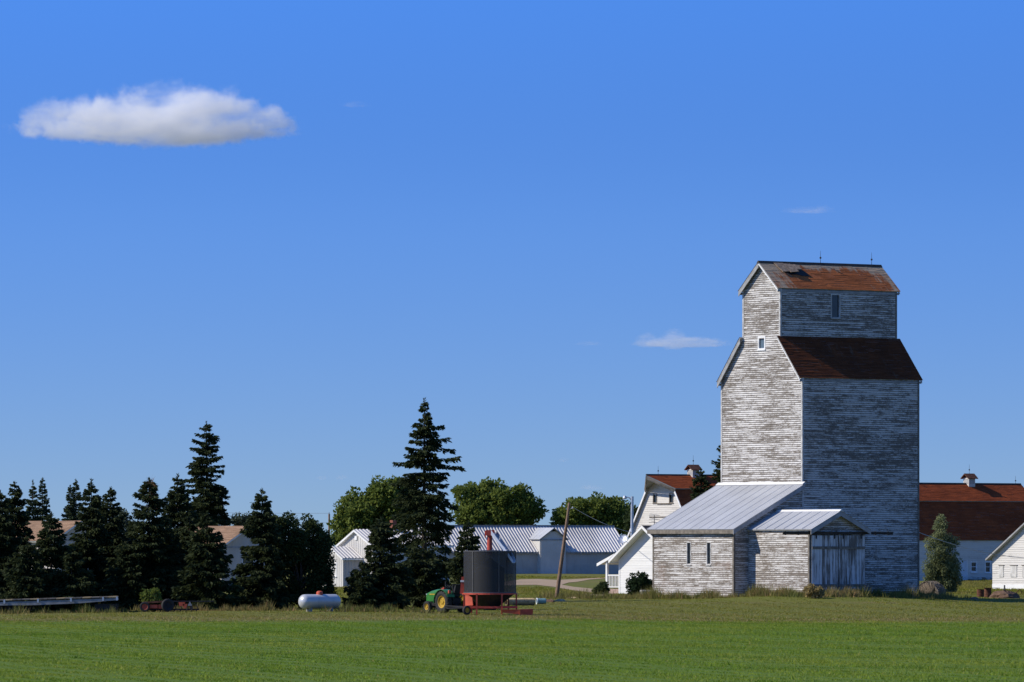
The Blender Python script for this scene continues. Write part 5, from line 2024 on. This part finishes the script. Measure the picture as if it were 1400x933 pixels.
for xx in (-1.5, 0.0, 1.5):
    mb.box(xx - 0.05, xx + 0.05, -1.279, 1.279, dry_z + 0.43, dry_z + 0.55)
part('base_frame', mb, M['red_paint'], dryer)
mb = MB()
a = [(-1.60, -1.0, dry_z + 0.6), (-1.60, -1.0, zb2 - 0.12), (-1.42, -1.15, zb2 - 0.12), (-1.15, -1.35, zb2 - 0.3), (-1.10, -1.38, dry_z + 0.62)]
mb.hexa(a, [(p[0] + 0.04, p[1] + 0.05, p[2]) for p in a])
part('side_panel', mb, M['orange_paint'], dryer)
for yy in (-1.55, 1.55):
    wheel(dryer, (-1.50, yy, dry_z + 0.30), 0.30, 0.20, math.radians(37), 'yellow_paint')
# discharge trough at the lower right
mb = MB()
a = [(0.75, -1.9, dry_z + 0.16), (1.95, -2.0, dry_z + 0.03), (1.95, -1.6, dry_z + 0.03), (0.75, -1.5, dry_z + 0.16)]
b_ = [(0.75, -1.98, dry_z + 0.34), (1.95, -2.05, dry_z + 0.36), (1.95, -1.55, dry_z + 0.36), (0.75, -1.46, dry_z + 0.34)]
mb.hexa(a, b_)
part('discharge_trough', mb, M['orange_paint'], dryer)
mb = MB()
mb.hexa([(1.96, -2.05, dry_z + 0.0), (2.78, -1.75, dry_z + 0.0), (2.70, -1.35, dry_z + 0.0), (1.96, -1.55, dry_z + 0.0)], [(1.96, -2.07, dry_z + 0.37), (2.80, -1.77, dry_z + 0.39), (2.72, -1.33, dry_z + 0.39), (1.96, -1.53, dry_z + 0.37)])
part('hopper_box', mb, M['red_paint'], dryer)
# vertical auger, head and spout
zh = wz(727, DD)
mb = MB()
mb.tube([(-0.02, 0, zt - 0.3), (-0.02, 0, zh)], 0.17, 14)
part('auger_tube', mb, M['red_paint'], dryer)
mb = MB()
mb.box(-0.26, 0.30, -0.22, 0.22, zh - 0.26, zh + 0.10)
mb.box(-0.34, -0.261, -0.14, 0.14, zh - 0.40, zh + 0.05)
hd = part('auger_head', mb, M['red_paint'], dryer)
mb = MB()
sp = [(0.24, -0.12, zh - 0.02), (1.00, -0.85, wz(749, DD)), (1.56, -1.35, wz(767, DD))]
for i in range(2):
    (xa, ya_, za), (xb, yb_, zbb) = sp[i], sp[i + 1]
    w0, w1 = (0.24, 0.20) if i == 0 else (0.20, 0.15)
    dd_ = Vector((xb - xa, yb_ - ya_, 0)).normalized()
    sd = Vector((-dd_.y, dd_.x, 0))

    def sp_pt(x_, y_, z_, k_):
        return (x_ + sd.x * k_, y_ + sd.y * k_, z_)
    mb.hexa([sp_pt(xa, ya_, za - 0.20, -w0), sp_pt(xb, yb_, zbb - 0.14, -w1), sp_pt(xb, yb_, zbb - 0.14, w1), sp_pt(xa, ya_, za - 0.20, w0)],
            [sp_pt(xa, ya_, za - 0.16, -w0), sp_pt(xb, yb_, zbb - 0.10, -w1), sp_pt(xb, yb_, zbb - 0.10, w1), sp_pt(xa, ya_, za - 0.16, w0)])
    for sg in (-1, 1):
        mb.hexa([sp_pt(xa, ya_, za - 0.158, sg * w0), sp_pt(xb, yb_, zbb - 0.098, sg * w1), sp_pt(xb, yb_, zbb - 0.098, sg * w1 + 0.025), sp_pt(xa, ya_, za - 0.158, sg * w0 + 0.025)],
                [sp_pt(xa, ya_, za + 0.12, sg * w0), sp_pt(xb, yb_, zbb + 0.08, sg * w1), sp_pt(xb, yb_, zbb + 0.08, sg * w1 + 0.025), sp_pt(xa, ya_, za + 0.12, sg * w0 + 0.025)])
part('spout', mb, M['galv'], dryer)
# red drive box at the tractor end
mb = MB()
mb.hexa([(-1.95, -0.1, wz(812, DD)), (-1.66, -0.1, wz(812, DD)), (-1.66, 0.5, wz(812, DD)), (-1.95, 0.5, wz(812, DD))], [(-1.86, -0.1, wz(789, DD)), (-1.66, -0.1, wz(789, DD)), (-1.66, 0.5, wz(789, DD)), (-1.86, 0.5, wz(789, DD))])
part('drive_cover', mb, M['red_paint'], dryer)
mb = MB()
mb.box(-1.92, -1.66, -0.12, -0.102, wz(796, DD), wz(793.5, DD))
part('white_label', mb, M['clean_white'], dryer)
mb = MB()
mb.tube([(-1.7, 0.2, dry_z + 0.5), (-2.9, 0.9, dry_z + 0.55)], 0.05, 8)
mb.tube([(-1.7, -0.8, dry_z + 0.45), (-2.8, 0.8, dry_z + 0.40)], 0.04, 6)
part('drawbar', mb, M['iron'], dryer)

# --- propane tank
DP = 440.0
tkx = wx(437, DP)
tz = g(tkx, DP)
tank = thing('propane_tank', 'silver propane tank with an orange valve cap on low feet', 'tank', (tkx, DP, tz), ROT)
mb = MB()
rt, hl_ = 0.49, 1.22
prof = [(0.001, -hl_ - 0.40)]
for i in range(1, 9):
    a = math.pi / 2 * i / 8
    prof.append((rt * math.sin(a), -hl_ - 0.40 * math.cos(a)))
prof += [(rt, -hl_ * 0.5), (rt, 0), (rt, hl_ * 0.5)]
for i in range(8, 0, -1):
    a = math.pi / 2 * i / 8
    prof.append((rt * math.sin(a), hl_ + 0.40 * math.cos(a)))
prof.append((0.001, hl_ + 0.40))
Mt = Matrix.Translation((0, 0, 0.66)) @ Matrix.Rotation(math.radians(90), 4, 'Y')
mb.lathe(prof, 32, Mt)
part('tank_shell', mb, M['tank'], tank, smooth=True)
mb = MB()
Mc = Matrix.Translation((0, 0, 1.12))
mb.lathe([(0.22, 0.0), (0.22, 0.12), (0.20, 0.20), (0.12, 0.25), (0.001, 0.26)], 18, Mc)
part('valve_cap', mb, M['orange_paint'], tank)
for xx in (-0.85, 0.85):
    mb = MB()
    mb.box(xx - 0.06, xx + 0.06, -0.28, 0.28, 0.0, 0.24)
    part('foot', mb, M['concrete'], tank)

# --- flatbed trailer cut by the left edge
DTR = 438.0
s_tr = DTR / F
fx = wx(75, DTR)
fz = g(fx, DTR)
trl = thing('flatbed_trailer', 'long flat deck trailer with blue grey beam parked in front of the spruces', 'trailer', (fx, DTR, fz), 0.0, absz=True)


def tx_(px):
    return wx(px, DTR) - fx


mb = MB()
dk = [(-30, 822.5), (163, 817.0)]
lo_z = [wz(dk[0][1], DTR), wz(dk[1][1], DTR)]
nx_p = 16
for i in range(nx_p):
    k0, k1 = i / nx_p, (i + 1) / nx_p - 0.004
    xa, xb = tx_(dk[0][0]) + (tx_(160) - tx_(dk[0][0])) * k0, tx_(dk[0][0]) + (tx_(160) - tx_(dk[0][0])) * k1
    za, zbb = lo_z[0] + (lo_z[1] - lo_z[0]) * k0, lo_z[0] + (lo_z[1] - lo_z[0]) * k1
    m1 = MB()
    m1.hexa([(xa, -0.05, za), (xb, -0.05, zbb), (xb, 2.4, zbb), (xa, 2.4, za)], [(xa, -0.05, za + 0.07 + 0.02 * rnd.random()), (xb, -0.05, zbb + 0.07 + 0.02 * rnd.random()), (xb, 2.4, zbb + 0.08), (xa, 2.4, za + 0.08)])
    part('deck_plank', m1, M['oldwood'] if i % 3 else M['straw'], trl)
m1 = MB()
X0, X1, X2, X3 = tx_(-30), tx_(50), tx_(110), tx_(162)
m1.hexa([(X0, -0.02, wz(828.5, DTR)), (X1, -0.02, wz(827.5, DTR)), (X1, 0.12, wz(827.5, DTR)), (X0, 0.12, wz(828.5, DTR))], [(X0, -0.02, wz(824.2, DTR)), (X1, -0.02, wz(821.9, DTR)), (X1, 0.12, wz(821.9, DTR)), (X0, 0.12, wz(824.2, DTR))])
m1.hexa([(X1 + .004, -0.02, wz(827.5, DTR)), (X2, -0.02, wz(825.0, DTR)), (X2, 0.12, wz(825.0, DTR)), (X1 + .004, 0.12, wz(827.5, DTR))], [(X1 + .004, -0.02, wz(821.9, DTR)), (X2, -0.02, wz(819.8, DTR)), (X2, 0.12, wz(819.8, DTR)), (X1 + .004, 0.12, wz(821.9, DTR))])
m1.hexa([(X2 + .004, -0.02, wz(825.0, DTR)), (X3, -0.02, wz(820.6, DTR)), (X3, 0.12, wz(820.6, DTR)), (X2 + .004, 0.12, wz(825.0, DTR))], [(X2 + .004, -0.02, wz(819.8, DTR)), (X3, -0.02, wz(818.0, DTR)), (X3, 0.12, wz(818.0, DTR)), (X2 + .004, 0.12, wz(819.8, DTR))])
part('side_beam', m1, M['beam'], trl)
for px in (6, 52, 97, 141, 160):
    m1 = MB()
    yy_ = 822.5 - (px + 30) / 193 * 5.5
    m1.box(tx_(px) - 0.06, tx_(px) + 0.06, -0.09, -0.052, wz(yy_ + 4.0, DTR), wz(yy_ - 1.2, DTR))
    part('stake_pocket', m1, M['galv'], trl)
m1 = MB()
m1.box(tx_(129), tx_(160), 0.3, 1.8, fz + 0.05, wz(826, DTR))
part('landing_gear', m1, M['black'], trl)
m1 = MB()
m1.tube([(tx_(40), 0.4, wz(829, DTR)), (tx_(52), 0.4, wz(833, DTR)), (tx_(30), 0.4, wz(836, DTR))], 0.03, 6)
m1.box(tx_(-30), tx_(42), 0.6, 1.6, wz(833, DTR), wz(828.8, DTR))
part('axle_frame', m1, M['iron'], trl)
for px in (-6, 18):
    wheel(trl, (tx_(px), 0.35, fz + 0.44), 0.44, 0.28, 0, 'iron')
    wheel(trl, (tx_(px), 2.0, fz + 0.44), 0.44, 0.28, 0, 'iron')

# --- red implement
DI = 439.0
ix = wx(240, DI)
iz = g(ix, DI)
imp = thing('farm_implement', 'low red farm implement with two wheels and a grey triangle sign', 'farm implement', (ix, DI, iz), 0.0, absz=True)


def ixp(px):
    return wx(px, DI) - ix


for (a, c, zt_, zb__) in ((203, 215.5, 827, 832), (216.5, 224, 827, 832.3)):
    m1 = MB()
    m1.box(ixp(a), ixp(c), 0, 0.8, wz(zb__, DI), wz(zt_, DI))
    part('seed_box', m1, M['orange_paint'], imp)
m1 = MB()
m1.hexa([(ixp(194), -0.1, wz(825.5, DI)), (ixp(224), -0.1, wz(823.8, DI)), (ixp(224), 0.9, wz(823.8, DI)), (ixp(194), 0.9, wz(825.5, DI))], [(ixp(194), -0.1, wz(823.2, DI)), (ixp(224), -0.1, wz(821.6, DI)), (ixp(224), 0.9, wz(821.6, DI)), (ixp(194), 0.9, wz(823.2, DI))])
part('top_beam', m1, M['rust'], imp)
m1 = MB()
m1.box(ixp(200), ixp(272), 0.2, 0.32, wz(834.5, DI), wz(832.5, DI))
m1.box(ixp(224), ixp(292), 0.35, 0.45, wz(823.2, DI), wz(821.6, DI))
part('frame', m1, M['iron'], imp)
wheel(imp, (ixp(198), -0.12, iz + 0.34), 0.34, 0.2, 0, 'orange_paint')
wheel(imp, (ixp(229.5), -0.12, iz + 0.44), 0.44, 0.24, math.radians(25), 'iron')
for (a, c, t0, t1) in ((244, 253, 823.8, 829), (250, 256, 826, 832), (259, 263, 828, 834)):
    m1 = MB()
    m1.hexa([(ixp(a) + 0.05, 0.1, wz(t1, DI)), (ixp(c) - 0.08, 0.1, wz(t1, DI)), (ixp(c) - 0.08, 0.4, wz(t1, DI)), (ixp(a) + 0.05, 0.4, wz(t1, DI))], [(ixp(a), 0.1, wz(t0, DI)), (ixp(c), 0.1, wz(t0, DI)), (ixp(c), 0.4, wz(t0, DI)), (ixp(a), 0.4, wz(t0, DI))])
    part('gearbox', m1, M['orange_paint'] if t0 < 828 else M['iron'], imp)
for px in (238, 246, 254, 261, 268):
    m1 = MB()
    m1.tube([(ixp(px), 0.15, wz(827, DI)), (ixp(px) + 0.12, 0.12, wz(832, DI)), (ixp(px) - 0.02, 0.1, iz + 0.02)], 0.035, 6)
    part('tine', m1, M['iron'], imp)
m1 = MB()
a = [(ixp(256.5), 0.02, wz(828.3, DI)), (ixp(262.5), 0.02, wz(828.3, DI)), (ixp(259.5), 0.02, wz(822.3, DI))]
m1.hexa(a, [(p[0], p[1] + 0.02, p[2]) for p in a])
part('triangle_sign', m1, M['beam'], imp)

# ------------------------------------------------------------------ poles, wires, yard things
DL = 508.0
p0 = (wx(760.5, DL), DL)
zb6 = g(*p0)
pole = thing('leaning_pole', 'brown wooden utility pole leaning right in front of the long shed', 'utility pole', (p0[0], p0[1], zb6 - 0.1), 0.0)
topz = wz(687.5, DL) - zb6 + 0.1
topx = wx(778.5, DL) - p0[0]
mb = MB()
mb.tube([(topx * k / 6, 0, topz * k / 6) for k in range(7)], 0.17, 10, 0.10)
part('shaft', mb, M['pole'], pole)
mb = MB()
mb.tube([(topx * 0.985, 0, topz * 0.94), (topx * 0.985 + 0.25, -0.1, topz * 0.94)], 0.03, 6)
mb.lathe([(0.001, 0), (0.05, 0.01), (0.05, 0.1), (0.03, 0.14), (0.001, 0.14)], 8, Matrix.Translation((topx * 0.985 + 0.25, -0.1, topz * 0.94)))
part('insulator', mb, M['galv'], pole)


def cable(name, label, pts, r, mat, sag=0.0, cat='cable'):
    a, b = Vector(pts[0]), Vector(pts[1])
    path = []
    n = 16
    for i in range(n + 1):
        k = i / n
        p = a.lerp(b, k)
        p.z -= 4 * sag * k * (1 - k)
        path.append(p)
    mb = MB()
    mb.tube(path, r, 5)
    o = part(name, mb, M[mat])
    tag(o, label, cat)
    return o


top_w = (p0[0] + topx * 0.985 + 0.25, DL - 0.1, zb6 - 0.1 + topz * 0.955)
DLP = 600.0
cable('overhead_cable', 'pale cable sagging from the leaning pole to the lamp pole', [top_w, (wx(863, DLP), DLP, wz(728, DLP))], 0.022, 'wire_pale', 0.25)
lp = thing('lamp_pole', 'pale metal yard lamp pole with a short arm beside the hay hood barn', 'street lamp', (wx(864, DLP), DLP, g(wx(864, DLP), DLP) - 0.05), 0.0)
zl = wz(679, DLP) - lp.location.z
mb = MB()
mb.tube([(-0.05, 0, 0), (0.03, 0, zl)], 0.16, 10, 0.13)
part('shaft', mb, M['galv'], lp)
mb = MB()
mb.tube([(0, 0, zl - 0.45), (-0.22, 0, zl - 0.12), (-0.6, 0, zl - 0.03)], 0.05, 8)
part('arm', mb, M['galv'], lp)
mb = MB()
mb.lathe([(0.001, 0.16), (0.10, 0.14), (0.13, 0.05), (0.19, -0.05), (0.16, -0.16), (0.001, -0.17)], 14, Matrix.Translation((-0.66, 0, zl - 0.08)))
part('lamp_head', mb, M['galv'], lp)

# service drop on the right side of the elevator
ea = e_loc(TL, 0.0)
cable('service_drop_cable', 'pale twisted cable drooping from the tower to the right outbuilding', [(ea[0] + 0.05, ea[1] - 0.05, wz(728.5, 507)), (wx(1402, 597), 590, wz(763.5, 590))], 0.026, 'wire_pale', 0.4)

DF = 930.0
fp = thing('distant_power_pole', 'far thin power pole rising left of the white metal clad house', 'utility pole', (wx(450, DF), DF, g(wx(450, DF), DF)), 0.0)
mb = MB()
mb.tube([(0, 0, 0), (0, 0, wz(703, DF) - fp.location.z)], 0.17, 8, 0.13)
part('shaft', mb, M['pole'], fp)
mb = MB()
mb.lathe([(0.001, 0), (0.06, 0.02), (0.06, 0.2), (0.001, 0.22)], 8, Matrix.Translation((0, 0, wz(703, DF) - fp.location.z)))
part('insulator', mb, M['wire'], fp)
cable('distant_power_line', 'thin upper power line reaching the far power pole', [(wx(180, 960), 960, wz(699, 960)), (wx(450, DF), DF, wz(702, DF))], 0.018, 'wire', 0.1)
cable('distant_power_line', 'thin lower power line reaching the far power pole', [(wx(180, 960), 960, wz(712, 960)), (wx(450, DF), DF, wz(715, DF))], 0.018, 'wire', 0.1)

# ribbed drain pipe and teal drum beyond the dryer
xa, ya = gpx(692, 828.5)
xb, yb = gpx(729, 828.0)
ya, yb = ya + 0.9, yb - 0.6
mb = MB()
prof = []
nrib = 26
for i in range(nrib + 1):
    prof += [(0.235, i / nrib - 0.30 / nrib), (0.27, i / nrib), (0.27, i / nrib + 0.25 / nrib), (0.235, i / nrib + 0.5 / nrib)]
ln = math.hypot(xb - xa, yb - ya)
az_ = math.atan2(yb - ya, xb - xa)
Mp = Matrix.Translation((xa, ya, g(xa, ya) + 0.27)) @ Matrix.Rotation(az_, 4, 'Z') @ Matrix.Rotation(math.radians(90), 4, 'Y') @ Matrix.Diagonal((1, 1, ln, 1))
mb.lathe(prof, 18, Mp)
tag(part('drain_pipe', mb, M['straw']), 'long tan ribbed pipe lying on the grass behind the dryer', 'pipe')
xc, yc = gpx(739, 826.5)
drm = thing('plastic_drum', 'teal drum with a pale rim lying at the end of the tan pipe', 'drum', (xc, yc, g(xc, yc)), math.radians(12))
Md = Matrix.Translation((-0.28, 0, 0.23)) @ Matrix.Rotation(math.radians(90), 4, 'Y')
mb = MB()
mb.lathe([(0.001, 0.02), (0.19, 0.02), (0.21, 0.06), (0.21, 0.62), (0.18, 0.68), (0.001, 0.68)], 22, Md)
part('body', mb, M['teal'], drm)
mb = MB()
mb.lathe([(0.19, -0.03), (0.235, -0.03), (0.235, 0.055), (0.19, 0.055), (0.19, -0.03)], 22, Md)
part('rim', mb, M['clean_white'], drm)


def lump(name, label, cat, px, py, w_, d_, h_, mat, seed, group=None):
    """uneven heap"""
    x, y = gpx(px, py)
    r = random.Random(seed)
    mb = MB()
    n, m = 22, 7
    b = 0
    for j in range(m + 1):
        k = j / m
        for i in range(n):
            a = 2 * math.pi * i / n
            q = (1 + 0.16 * math.sin(3 * a + seed) + 0.10 * r.uniform(-1, 1)) * math.cos(k * math.pi / 2) ** 0.8
            mb.v.append((w_ * q * math.cos(a), d_ * q * math.sin(a), h_ * math.sin(k * math.pi / 2) * (1 + 0.10 * r.uniform(-1, 1)) - 0.04))
    for j in range(m):
        for i in range(n):
            i2 = (i + 1) % n
            mb.f.append((j * n + i, j * n + i2, (j + 1) * n + i2, (j + 1) * n + i))
            mb.uv.append(None)
            mb.col.append(0.5)
    o = part(name, mb, M[mat])
    o.location = (x, y, g(x, y))
    tag(o, label, cat, group)
    return o


lump('straw_heap', 'low straw heap at the foot of the leaning pole', 'straw heap', 766, 822.5, 0.42, 0.5, 0.22, 'straw', 3)
lump('straw_heap', 'small straw heap midway between leaning pole and porch', 'straw heap', 784, 819.0, 0.50, 0.6, 0.18, 'straw', 4)
lump('dirt_clod_heap', 'dark brown clod heap between the teal drum and the leaning pole', 'dirt heap', 752, 823.5, 0.42, 0.5, 0.26, 'dirt', 5)
xs_, ys_ = gpx(800, 817.5)
mb = MB()
n = 9
for j in range(3):
    for i in range(n):
        mb.v.append((-0.75 + 1.5 * i / (n - 1), -0.5 + j * 0.5, 0.04 + 0.09 * math.sin(i * 1.7 + j * 2.1) ** 2 + 0.06))
for j in range(2):
    for i in range(n - 1):
        mb.f.append((j * n + i, j * n + i + 1, (j + 1) * n + i + 1, (j + 1) * n + i))
        mb.uv.append(None)
        mb.col.append(0.5)
o = part('tarpaulin', mb, M['blue_tarp'])
o.location = (xs_, ys_, g(xs_, ys_))
sm = o.modifiers.new('thickness', 'SOLIDIFY')
sm.thickness = 0.02
tag(o, 'pale blue sheet crumpled on the grass left of the porch', 'tarpaulin')

# concrete block at the lean-to corner
cx_, cy_ = gpx(884, 818.0)
mb = MB()
mb.prism([(-0.46, -0.3), (0.42, -0.32), (0.46, 0.3), (-0.44, 0.28)], -0.05, 0.62)
o = part('concrete_block', mb, M['concrete'])
o.location = (cx_, cy_ + 2.0, g(cx_, cy_ + 2.0))
o.rotation_euler = (0, 0, 0.25)
bv = o.modifiers.new('bevel', 'BEVEL')
bv.width = 0.04
tag(o, 'squat tan concrete block against the lean-to corner', 'concrete block')

# weathered bale right of the tower
bx_, by_ = wx(1272, 522), 522.0
bale = thing('round_bale', 'weathered grey round bale slumped behind the tower corner', 'bale', (bx_, by_, g(bx_, by_)), math.radians(60))
mb = MB()
rr_ = random.Random(8)
mb.lathe([(0.05, -0.68), (0.45, -0.70), (0.62, -0.62), (0.68, -0.3), (0.69, 0), (0.68, 0.3), (0.62, 0.62), (0.45, 0.70), (0.05, 0.68)], 26, Matrix.Translation((0, 0, 0.56)) @ Matrix.Rotation(math.radians(90), 4, 'Y') @ Matrix.Diagonal((0.86, 1.1, 1, 1)), mod=lambda i, k_: 1 + 0.05 * rr_.uniform(-1, 1))
part('bale_body', mb, M['old_straw'], bale, smooth=True)
r = np.random.default_rng(77)
n = 7000
a = r.random(n) * 2 * np.pi
hh = (r.random(n) - 0.5) * 1.3
P = np.stack([hh, np.cos(a) * 0.76, 0.58 + np.sin(a) * 0.60], -1)
kp = P[:, 2] > 0.05
a = a[kp]
P = P[kp]
d = np.stack([r.normal(0, .10, len(P)), np.cos(a) * 0.22, -0.12 - 0.25 * r.random(len(P))], -1)
wv = r.normal(0, 0.014, P.shape)
raw_mesh('loose_straw', np.stack([P - wv, P + wv, P + d * 1.5], 1).reshape(-1, 3), 3, M['straw_strand'], bale)['kind'] = 'stuff'

# rusty drums, sheet and dirt mound on the right
for i, (px, py, hh, lab) in enumerate(((1340.5, 816.5, 0.62, 'short rusty drum, left one of the two by the dirt mound'), (1350.5, 817, 0.74, 'taller rusty drum under the flat sheet by the dirt mound'))):
    x, y = gpx(px, py)
    dr_ = thing('rusty_drum', lab, 'drum', (x, y, g(x, y)), 0.3 * i, 'rusty drums')
    mb = MB()
    mb.lathe([(0.001, 0), (0.29, 0), (0.30, 0.02), (0.29, 0.04), (0.285, hh * 0.33), (0.305, hh * 0.35), (0.285, hh * 0.37), (0.285, hh * 0.65), (0.305, hh * 0.67), (0.285, hh * 0.69), (0.29, hh - 0.02), (0.30, hh)], 20)
    part('shell', mb, M['rust'], dr_)
    mb = MB()
    mb.lathe([(0.299, hh - 0.03), (0.27, hh - 0.035), (0.001, hh - 0.03)], 20)
    part('lid', mb, M['iron'], dr_)
x, y = gpx(1350.5, 817)
sh_ = MB()
sh_.slab([(-0.35, -0.35, 0.745), (0.95, -0.3, 0.735), (0.95, 0.3, 0.72), (-0.35, 0.35, 0.745)], 0.03)
o = part('metal_sheet', sh_, M['rust'])
o.location = (x, y, g(x, y) + 0.035)
tag(o, 'rusty flat sheet lying across the taller drum', 'metal sheet')
lump('dirt_mound', 'reddish brown dirt mound in front of the right outbuilding', 'dirt mound', 1374, 818, 1.15, 0.9, 0.62, 'dirt', 6)
lump('rubble_heap', 'small pale rubble lump left of the rusty drums', 'rubble', 1332, 819.5, 0.35, 0.3, 0.2, 'old_straw', 7)
x, y = gpx(1381, 815.5)
mb = MB()
mb.box(-0.06, 0.06, -0.05, 0.05, -0.05, 0.85)
o = part('fence_post', mb, M['oldwood'])
o.location = (x, y + 6, g(x, y + 6))
tag(o, 'short grey fence post behind the dirt mound', 'fence post')
mb = MB()
mb.tube([(0, 0, 0), (0.3, 0, 0.28), (0.55, 0, 0.55), (0.62, 0, 0.42), (0.7, 0, 0.2)], 0.035, 6)
x, y = gpx(1389, 815)
o = part('bent_pipe', mb, M['rust'])
o.location = (x, y + 3, g(x, y + 3))
tag(o, 'thin bent pipe sticking up right of the dirt mound', 'pipe')

# stones along the barn foot
for i in range(14):
    u = barn_u(1320) + i * 0.62
    c, s_ = math.cos(ROT), math.sin(ROT)
    ox, oy = wx(1190, D2), D2
    x = ox + c * u - s_ * (YW - 0.6 - 0.3 * rnd.random())
    y = oy + s_ * u + c * (YW - 0.6 - 0.3 * rnd.random())
    mb = MB()
    rr = rnd.uniform(0.14, 0.30)
    for (k, q) in ((0, 1.0), (0.5, 1.05), (0.85, 0.75), (1.0, 0.3)):
        for j in range(7):
            a = 2 * math.pi * j / 7 + i
            m_ = rr * q * rnd.uniform(0.8, 1.2)
            mb.v.append((m_ * math.cos(a) * 1.2, m_ * math.sin(a), k * rr * 1.3 - 0.03))
    for k in range(3):
        for j in range(7):
            j2 = (j + 1) % 7
            mb.f.append((k * 7 + j, k * 7 + j2, (k + 1) * 7 + j2, (k + 1) * 7 + j))
            mb.uv.append(None)
            mb.col.append(0.5)
    mb.f.append(tuple(21 + j for j in range(7)))
    mb.uv.append(None)
    mb.col.append(0.5)
    o = part('field_stone', mb, M['concrete'] if i % 3 else M['old_straw'])
    o.location = (x, y, g(x, y))
    tag(o, ['first', 'second', 'third', 'fourth', 'fifth', 'sixth', 'seventh', 'eighth', 'ninth', 'tenth', 'eleventh', 'twelfth', 'thirteenth', 'fourteenth'][i] + ' field stone right of the pale blue barn door', 'stone', 'field stones along the barn wall')

# ------------------------------------------------------------------ clouds


def cloud(label, px, py, w_px, h_px, D, dens, blobs, seed, nscale=1.0, amp=1.0, soft=0.35):
    """cloud as a scattering volume; blobs (cx, cz, ax, az) in units of half width / half height"""
    s = D / F
    a, c = w_px / 2 * s, h_px / 2 * s
    b = a * 0.45
    cz = wz(py, D)
    mb = MB()
    mb.box(-a * 1.12, a * 1.12, -b * 1.15, b * 1.15, -c * 1.25, c * 1.3)
    t = NT('cloud_vapour')
    ob = t.obj()
    off = t.n('ShaderNodeMapping')
    off.inputs['Location'].default_value = (seed * 37.1, seed * 11.3, seed * 5.7)
    t.l(ob, off.inputs['Vector'])
    sp = t.n('ShaderNodeSeparateXYZ')
    t.l(ob, sp.inputs[0])
    f = None
    for (bx, bz, ax, az) in blobs:
        X = t.math('DIVIDE', t.math('SUBTRACT', sp.outputs['X'], bx * a), ax * a)
        Y = t.math('DIVIDE', sp.outputs['Y'], b * min(1.0, ax * 1.2))
        Zr = t.math('DIVIDE', t.math('SUBTRACT', sp.outputs['Z'], bz * c), az * c)
        # flat base: distances below the centre count more
        Zn = t.math('MULTIPLY', t.math('MINIMUM', Zr, 0.0), 2.6)
        Zq = t.math('ADD', t.math('MAXIMUM', Zr, 0.0), Zn)
        e = t.math('ADD', t.math('ADD', t.math('MULTIPLY', X, X), t.math('MULTIPLY', Y, Y)), t.math('MULTIPLY', Zq, Zq))
        v = t.math('SUBTRACT', 1.0, t.math('SQRT', e))
        f = v if f is None else t.math('MAXIMUM', f, v)
    n1 = t.noise(off.outputs[0], 1.0 / (c * 0.85) * nscale, 9, 0.66)
    n1.node.noise_dimensions = '3D'
    n2 = t.math('SUBTRACT', n1, 0.5)
    f = t.math('ADD', f, t.math('MULTIPLY', n2, amp))
    d = t.ramp(f, 0.0, soft, 0.0, dens)
    n3 = t.noise(off.outputs[0], 1.0 / (c * 1.1), 5, 0.6, sx=(0.55, 0.8, 1.5))
    d = t.math('MULTIPLY', d, t.ramp(n3, 0.36, 0.66, 0.12, 1.6))
    pv = t.n('ShaderNodeVolumePrincipled')
    pv.inputs['Color'].default_value = (0.99, 0.99, 0.99, 1)
    t.l(d, pv.inputs['Density'])
    pv.inputs['Anisotropy'].default_value = 0.1
    t.l(pv.outputs[0], t.out.inputs['Volume'])
    o = part('cloud', mb, t.m)
    o.location = (wx(px, D), D, cz)
    tag(o, label, 'cloud', 'clouds in the blue sky')
    return o


cloud('large white flat based cloud at the upper left of the sky', 211, 150, 382, 90, 9000.0, 0.024,
      [(0.12, -0.62, 0.70, 1.50), (0.40, -0.55, 0.42, 1.30), (0.0, -0.70, 1.02, 0.85), (-0.74, -0.38, 0.24, 0.80), (-0.25, -0.60, 0.60, 1.20), (0.78, -0.42, 0.24, 0.62)], 3.1, 1.8, 1.15, 0.28)
cloud('long low pale cloud just left of the tower cupola', 932, 463, 150, 30, 11000.0, 0.016,
      [(0.0, -0.55, 1.0, 0.8), (-0.15, -0.5, 0.34, 1.55), (-0.62, -0.5, 0.28, 1.2)], 7.3, 1.3, 0.75, 0.35)
cloud('faint wispy cloud above and left of the tower ridge', 1104, 287, 84, 18, 11000.0, 0.008, [(0.0, -0.3, 1.0, 0.9), (0.5, 0.1, 0.4, 0.8)], 5.2, 1.0, 1.1, 0.6)
cloud('faint small wisp right of the large cloud', 486, 143, 46, 18, 11000.0, 0.006, [(0.0, -0.2, 1.0, 0.9)], 9.4, 1.0, 1.1, 0.6)
cloud('faint pale puff above the round leafy tree', 810, 666, 44, 12, 11000.0, 0.012, [(0.0, -0.3, 1.0, 1.0)], 2.4, 1.0, 0.9, 0.6)
cloud('tiny pale puff between leafy treetop and long low cloud', 771, 629, 20, 12, 11000.0, 0.014, [(0.0, -0.2, 1.0, 1.0)], 4.4, 1.0, 0.8, 0.6)
cloud('pair of small pale puffs left of the broad leafy tree', 455, 653, 52, 12, 11000.0, 0.012, [(-0.55, -0.3, 0.42, 0.9), (0.5, -0.2, 0.45, 1.0)], 6.6, 1.0, 0.8, 0.6)
cloud('faint small wisp left of the long low cloud', 805, 470, 44, 12, 11000.0, 0.007, [(0.0, -0.2, 1.0, 0.9)], 8.8, 1.0, 1.1, 0.6)
